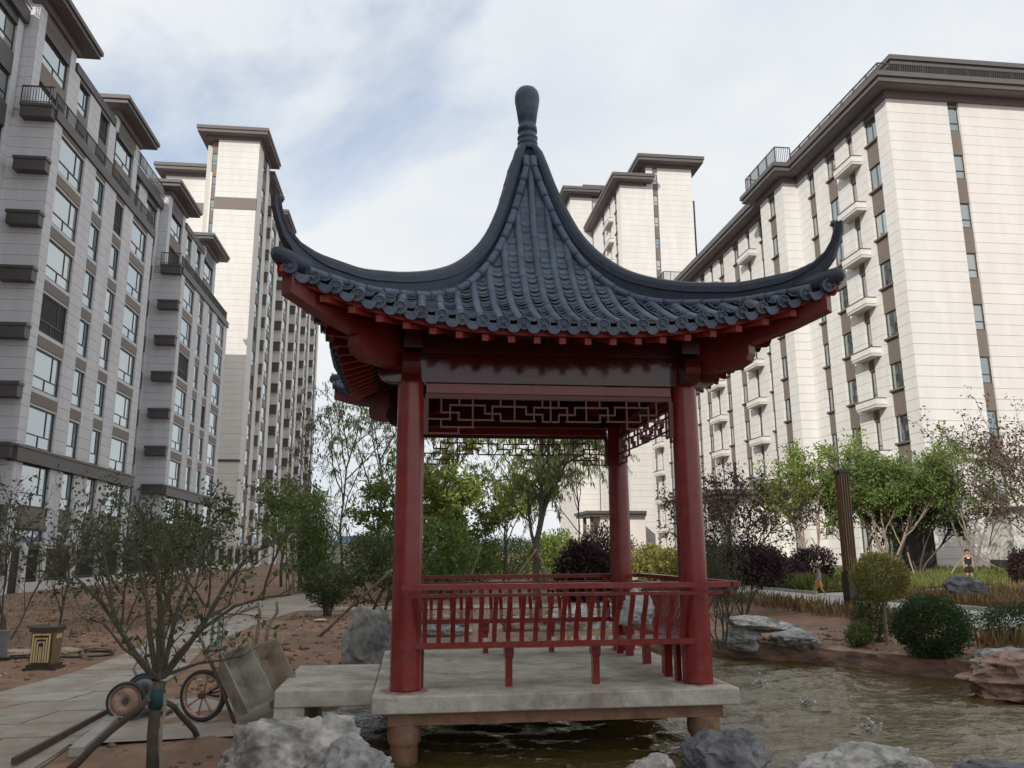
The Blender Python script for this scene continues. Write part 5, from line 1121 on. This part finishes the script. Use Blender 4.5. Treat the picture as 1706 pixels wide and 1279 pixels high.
# ------------------------------------------------------------------ bag on bench, litter, fountains
r_ = rock('plastic_bag', *ry_(1040, 1044, 9.6), .26, .22, .20, 'pale translucent plastic bag slumped on the right hand bench', 'plastic', 33, .2, amp=.6); r_['category'] = 'bag'; r_.location = (CX+HALF-.12, 9.55, PZ+.43+.12)
x, y = gy(533, 1035, .45); r_ = rock('paper_scrap', x, y, .48, .16, .12, .03, 'crumpled white paper scrap on soil below the path shrub', 'white', 34); r_['category'] = 'litter'
for px, py, lb in ((1265, 1143, 'bubbling fountain jet farthest along the pond towards stacked rocks'), (1345, 1177, 'bubbling fountain jet in the middle of the pond'), (1450, 1217, 'bubbling fountain jet with white splash near the long mottled stone')):
    x, y = gy(px, py, WZ); rg = np.random.default_rng(px); t_ = thing('fountain_jet', (x, y, WZ), lb, 'fountain', 'fountain jets in the pond')
    mb = MB(); prof = [(.32, -.006), (.26, .003), (.21, .001), (.15, .016), (.09, .018), (.06, .06), (.03, .085), (.004, .09)]
    mb.lathe((x, y, WZ), prof, 22); mb.v = [(a+.012*mnoise.noise(Vector((a*9, b*9, 0))), b+.012*mnoise.noise(Vector((a*9, b*9, 4))), cc_+.03*mnoise.noise(Vector((a*14, b*14, 2)))*(cc_ > WZ+.015)) for a, b, cc_ in mb.v]; part('swell', mb, 'water', t_)
    mb = MB()
    for i in range(26):
        p = np.array((x, y, WZ+.04))+rg.normal(size=3)*np.array((.055, .055, .028)); s = rg.uniform(.006, .014); mb.obox(p, (s,0,0), (0,s,0), (0,0,s*.7))
    part('splash', mb, 'plastic', t_, 'stuff')
# ------------------------------------------------------------------ fence along the left block
fn = thing('garden_fence', (-17, 60, .45), 'white walled fence with dark railings in front of the left block', 'fence')
yy = 30.0; i = 0
while yy < 92:
    z = ground_z(-17, yy); part('pier', MB().box(-17.2, -16.8, yy-.2, yy+.2, z-.3, z+2.1).box(-17.26, -16.74, yy-.26, yy+.26, z+2.1, z+2.2), 'white', fn)
    y0, y1 = yy+.2, yy+3.4-.2
    if i == 2:
        part('gate', MB().box(-17.04, -16.96, y0, y0+1.1, z, z+1.95), 'black', fn); y0 += 1.5; part('pier', MB().box(-17.2, -16.8, y0-.4, y0, z-.3, z+2.15), 'white', fn)
    part('base_wall', MB().box(-17.12, -16.88, y0, y1, z-.3, z+.42), 'white', fn)
    mb = MB().box(-17.03, -16.97, y0, y1, z+.5, z+.55).box(-17.03, -16.97, y0, y1, z+1.85, z+1.9).box(-17.06, -16.94, y0, y1, z+1.95, z+2.05)
    q = y0+.06
    while q < y1: mb.box(-17.012, -16.988, q-.012, q+.012, z+.42, z+1.9); q += .11
    part('railing', mb, 'rail_metal', fn); part('screen', MB().box(-17.09, -17.07, y0, y1, z+.45, z+1.9), 'black', fn)
    yy += 3.4; i += 1
# ------------------------------------------------------------------ far things and right edge
x, y = fy(600, 62, 880); solo('site_hoarding', MB().box(x-2, x+5, y, y+.1, .4, 2.6).box(x-2.2, x+5.2, y-.08, y+.18, 2.6, 2.75), 'white', 'pale site hoarding wall beyond the garden trees', 'hoarding')
x, y = fy(605, 75, 860); hs = thing('site_shed', (x, y, .5), 'low site shed with blue sheet roof beyond the hoarding', 'shed'); part('wall', MB().box(x-2, x+2.5, y, y+6, .4, 3.0), 'white', hs); part('roof', MB().sweep([[(a, y-.4, 3.0), (a, y+3, 3.7), (a, y+6.4, 3.0), (a, y+6.4, 2.9), (a, y-.4, 2.9)] for a in (x-2.4, x+2.9)]), 'blue', hs)
x, y = fy(1527, 36.5); bx_ = thing('meter_box', (x, y, ground_z(x, y)), 'black metal cabinet against the wall under the dark inner tree', 'cabinet'); z = ground_z(x, y)
part('body', MB().box(x-.85, x+.85, y-.3, y+.4, z-.05, z+2.0), 'black', bx_); part('lid', MB().box(x-.9, x+.9, y-.36, y+.45, z+2.002, z+2.1), 'black', bx_)
x, y = fy(1694, 33); kz = ground_z(x, y); ks = thing('white_kiosk', (x+.4, y, kz), 'white utility kiosk at the garden edge beside dark red bush', 'kiosk')
part('body', MB().box(x, x+2.4, y, y+1.6, kz, kz+2.6), 'white', ks); part('roof', MB().box(x-.2, x+2.6, y-.2, y+1.8, kz+2.603, kz+2.8), 'dark_panel', ks); part('plinth', MB().box(x-.03, x+2.43, y-.03, y+1.63, kz-.1, kz+.5), 'dark_panel', ks)
for px0, py0, px1, py1, Y, lb in ((1512, 920, 1525, 962, 33.5, 'light timber prop leaning by the black cabinet'), (1612, 925, 1580, 962, 33.2, 'curved pole left of the boy behind the boulder'), (1622, 925, 1680, 968, 33.2, 'long pole right of the boy on the lawn'), (1345, 900, 1310, 955, 35.5, 'thin prop left of the round purple bush'), (1352, 895, 1385, 950, 35.5, 'thin prop right of the round purple bush')):
    a = at_y(px0, py0, Y); b = at_y(px1, py1, Y-.6); b[2] = ground_z(b[0], b[1]); stake(b, a, .035, lb, bend=.12 if 'curved' in lb else 0)
# ------------------------------------------------------------------ the two children
def skin_body(name, joints, edges, radii, m, parent, sub=2, root=0):
    me = bpy.data.meshes.new(name); me.from_pydata([tuple(np.array(j)) for j in joints], edges, []); o = link(name, me, parent); me.materials.append(M[m])
    md = o.modifiers.new('skin', 'SKIN'); md.use_smooth_shade = True
    for i, r in enumerate(radii):
        v = me.skin_vertices[0].data[i]; v.radius = (r, r) if np.isscalar(r) else r; v.use_root = (i == root)
    s = o.modifiers.new('subsurf', 'SUBSURF'); s.levels = sub; s.render_levels = sub; return o
def child(loc, H, rot, pose, shirt, shorts, label, print_=False):
    t = thing('person', loc, label, 'person'); t.rotation_euler = (0, 0, rot); s = H/1.25; t.scale = (s, s, s)
    w = pose == 'walk'; fl, bl = (-.20, .18) if w else (-.02, 0)
    J = dict(pel=(0,0,.62), wst=(0,0,.74), ch=(0,0,.90), nk=(0,0,1.00), hd0=(0,-.005,1.06), hd1=(0,-.008,1.14), hd2=(0,0,1.20),
             sl=(-.125,0,.955), el=(-.165,.02 if not w else .10,.77), wl=(-.165,-.03 if not w else .06,.62), hl=(-.165,-.04 if not w else .03,.56), sr=(.125,0,.955), er=(.165,.02 if not w else -.06,.77), wr=(.165,-.03 if not w else -.18,.64), hr=(.165,-.04 if not w else -.22,.59),
             pl=(-.07,0,.58), kl=(-.078,fl*.6-.02,.32), al=(-.08,fl,.06), tl=(-.085,fl-.10,.025), pr=(.07,0,.58), kr=(.078,bl*.35-.03*w,.33), ar=(.08,bl,.06+.03*w), tr=(.085,bl-.09,.025))
    for sd in 'lr':                                    # five fingers on each hand
        h = np.array(J['h'+sd]); sg = -1 if sd == 'l' else 1
        for f, (dx, dy, L) in enumerate(((0, -.020, .040), (0, -.008, .046), (0, .004, .043), (0, .015, .034))): J['f%d%s' % (f, sd)] = tuple(h+np.array((0, dy-.004, -L)))
        J['t'+sd+'h'] = tuple(h+np.array((-sg*.004, -.038, -.012)))
    names = list(J); E_ = [('pel','wst'),('wst','ch'),('ch','nk'),('nk','hd0'),('hd0','hd1'),('hd1','hd2'),('ch','sl'),('sl','el'),('el','wl'),('wl','hl'),('ch','sr'),('sr','er'),('er','wr'),('wr','hr'),('pel','pl'),('pl','kl'),('kl','al'),('al','tl'),('pel','pr'),('pr','kr'),('kr','ar'),('ar','tr')]
    E_ += [('h'+sd, 'f%d%s' % (f, sd)) for sd in 'lr' for f in range(4)]+[('w'+sd, 't'+sd+'h') for sd in 'lr']
    R_ = dict(pel=(.095,.075), wst=(.09,.07), ch=(.105,.075), nk=.042, hd0=(.062,.07), hd1=(.078,.09), hd2=(.06,.07), sl=.042, el=.032, wl=.023, hl=(.014,.026), sr=.042, er=.032, wr=.023, hr=(.014,.026), pl=.072, kl=.048, al=.032, tl=(.03,.02), pr=.072, kr=.048, ar=.032, tr=(.03,.02))
    rad_ = [R_.get(n_, .008) for n_ in names]
    skin_body('body', [J[n_] for n_ in names], [(names.index(a), names.index(b)) for a, b in E_], rad_, 'skin', t)
    def sub_(nm, keys, eds, rr, m): return skin_body(nm, [J[k_] if isinstance(k_, str) else k_ for k_ in keys], eds, rr, m, t)
    sub_('shirt', [(0, 0, .56), 'wst', 'ch', (0, 0, .965), 'sl', 'sr'], [(0,1),(1,2),(2,3),(2,4),(2,5)], [(.118,.095), (.112,.09), (.124,.092), (.06,.05), .054, .054], shirt)
    kl2, kr2 = np.array(J['kl'])*1.0, np.array(J['kr'])*1.0; ml = (np.array(J['pl'])*.02+kl2*.98); mr_ = (np.array(J['pr'])*.02+kr2*.98)
    sub_('shorts', [(0,0,.66), (0,0,.60), 'pl', tuple(ml), 'pr', tuple(mr_)], [(0,1),(1,2),(2,3),(1,4),(4,5)], [(.118,.095), (.115,.095), .092, .088, .092, .088], shorts)
    hb = MB().lathe((0, .008, 1.115), [(.088,.0),(.093,.04),(.088,.075),(.068,.105),(.035,.122),(.004,.128)], 16); hb.v = [(a, b+(.022 if c < 1.15 and b < 0 else 0)*1.6, c) for a, b, c in hb.v]
    o = link('hair', hb.mesh('hair', 'hair'), t)
    fc = MB()
    for sx in (-1, 1): fc.obox((sx*.03, -.088, 1.125), (.011,0,0), (0,.006,0), (0,0,.006))
    link('eyes', fc.mesh('eyes', 'hair'), t); link('nose', MB().obox((0, -.095, 1.10), (.009,0,0), (0,.014,0), (0,0,.016)).mesh('nose', 'skin'), t); link('mouth', MB().obox((0, -.083, 1.068), (.02,0,0), (0,.008,0), (0,0,.005)).mesh('mouth', 'red_matte'), t)
    for sx in (-1, 1): link('ear', MB().obox((sx*.083, .0, 1.11), (.008,0,0), (0,.014,0), (0,0,.022)).mesh('ear', 'skin'), t)
    for k_ in ('tl', 'tr'): q = J[k_]; link('shoe', MB().obox((q[0], q[1]+.03, .028), (.04,0,0), (0,.10,0), (0,0,.03)).mesh('shoe', 'black' if not w else 'white'), t)
    if print_: link('shirt_print', MB().lathe((0, 0, 0), [(.0,0),(.055,.0),(.055,.004),(0,.004)], 16).xf(lambda p: (p[0]*1.1, -.098-p[2], .90+p[1]*.55)).mesh('shirt_print', 'white'), t)
    return t
x, y = gy(1617, 971, .80); child((x, y, ground_z(x, y)), 1.27, rad(-20), 'stand', 'cloth_black', 'cloth_black', 'boy in black vest with white print and black shorts standing on lawn', True)
x, y = gy(1367, 994, .63); child((x, y, .635), .95, rad(-95), 'walk', 'cloth_grey', 'cloth_orange', 'small child in grey shirt and orange shorts walking along the road')
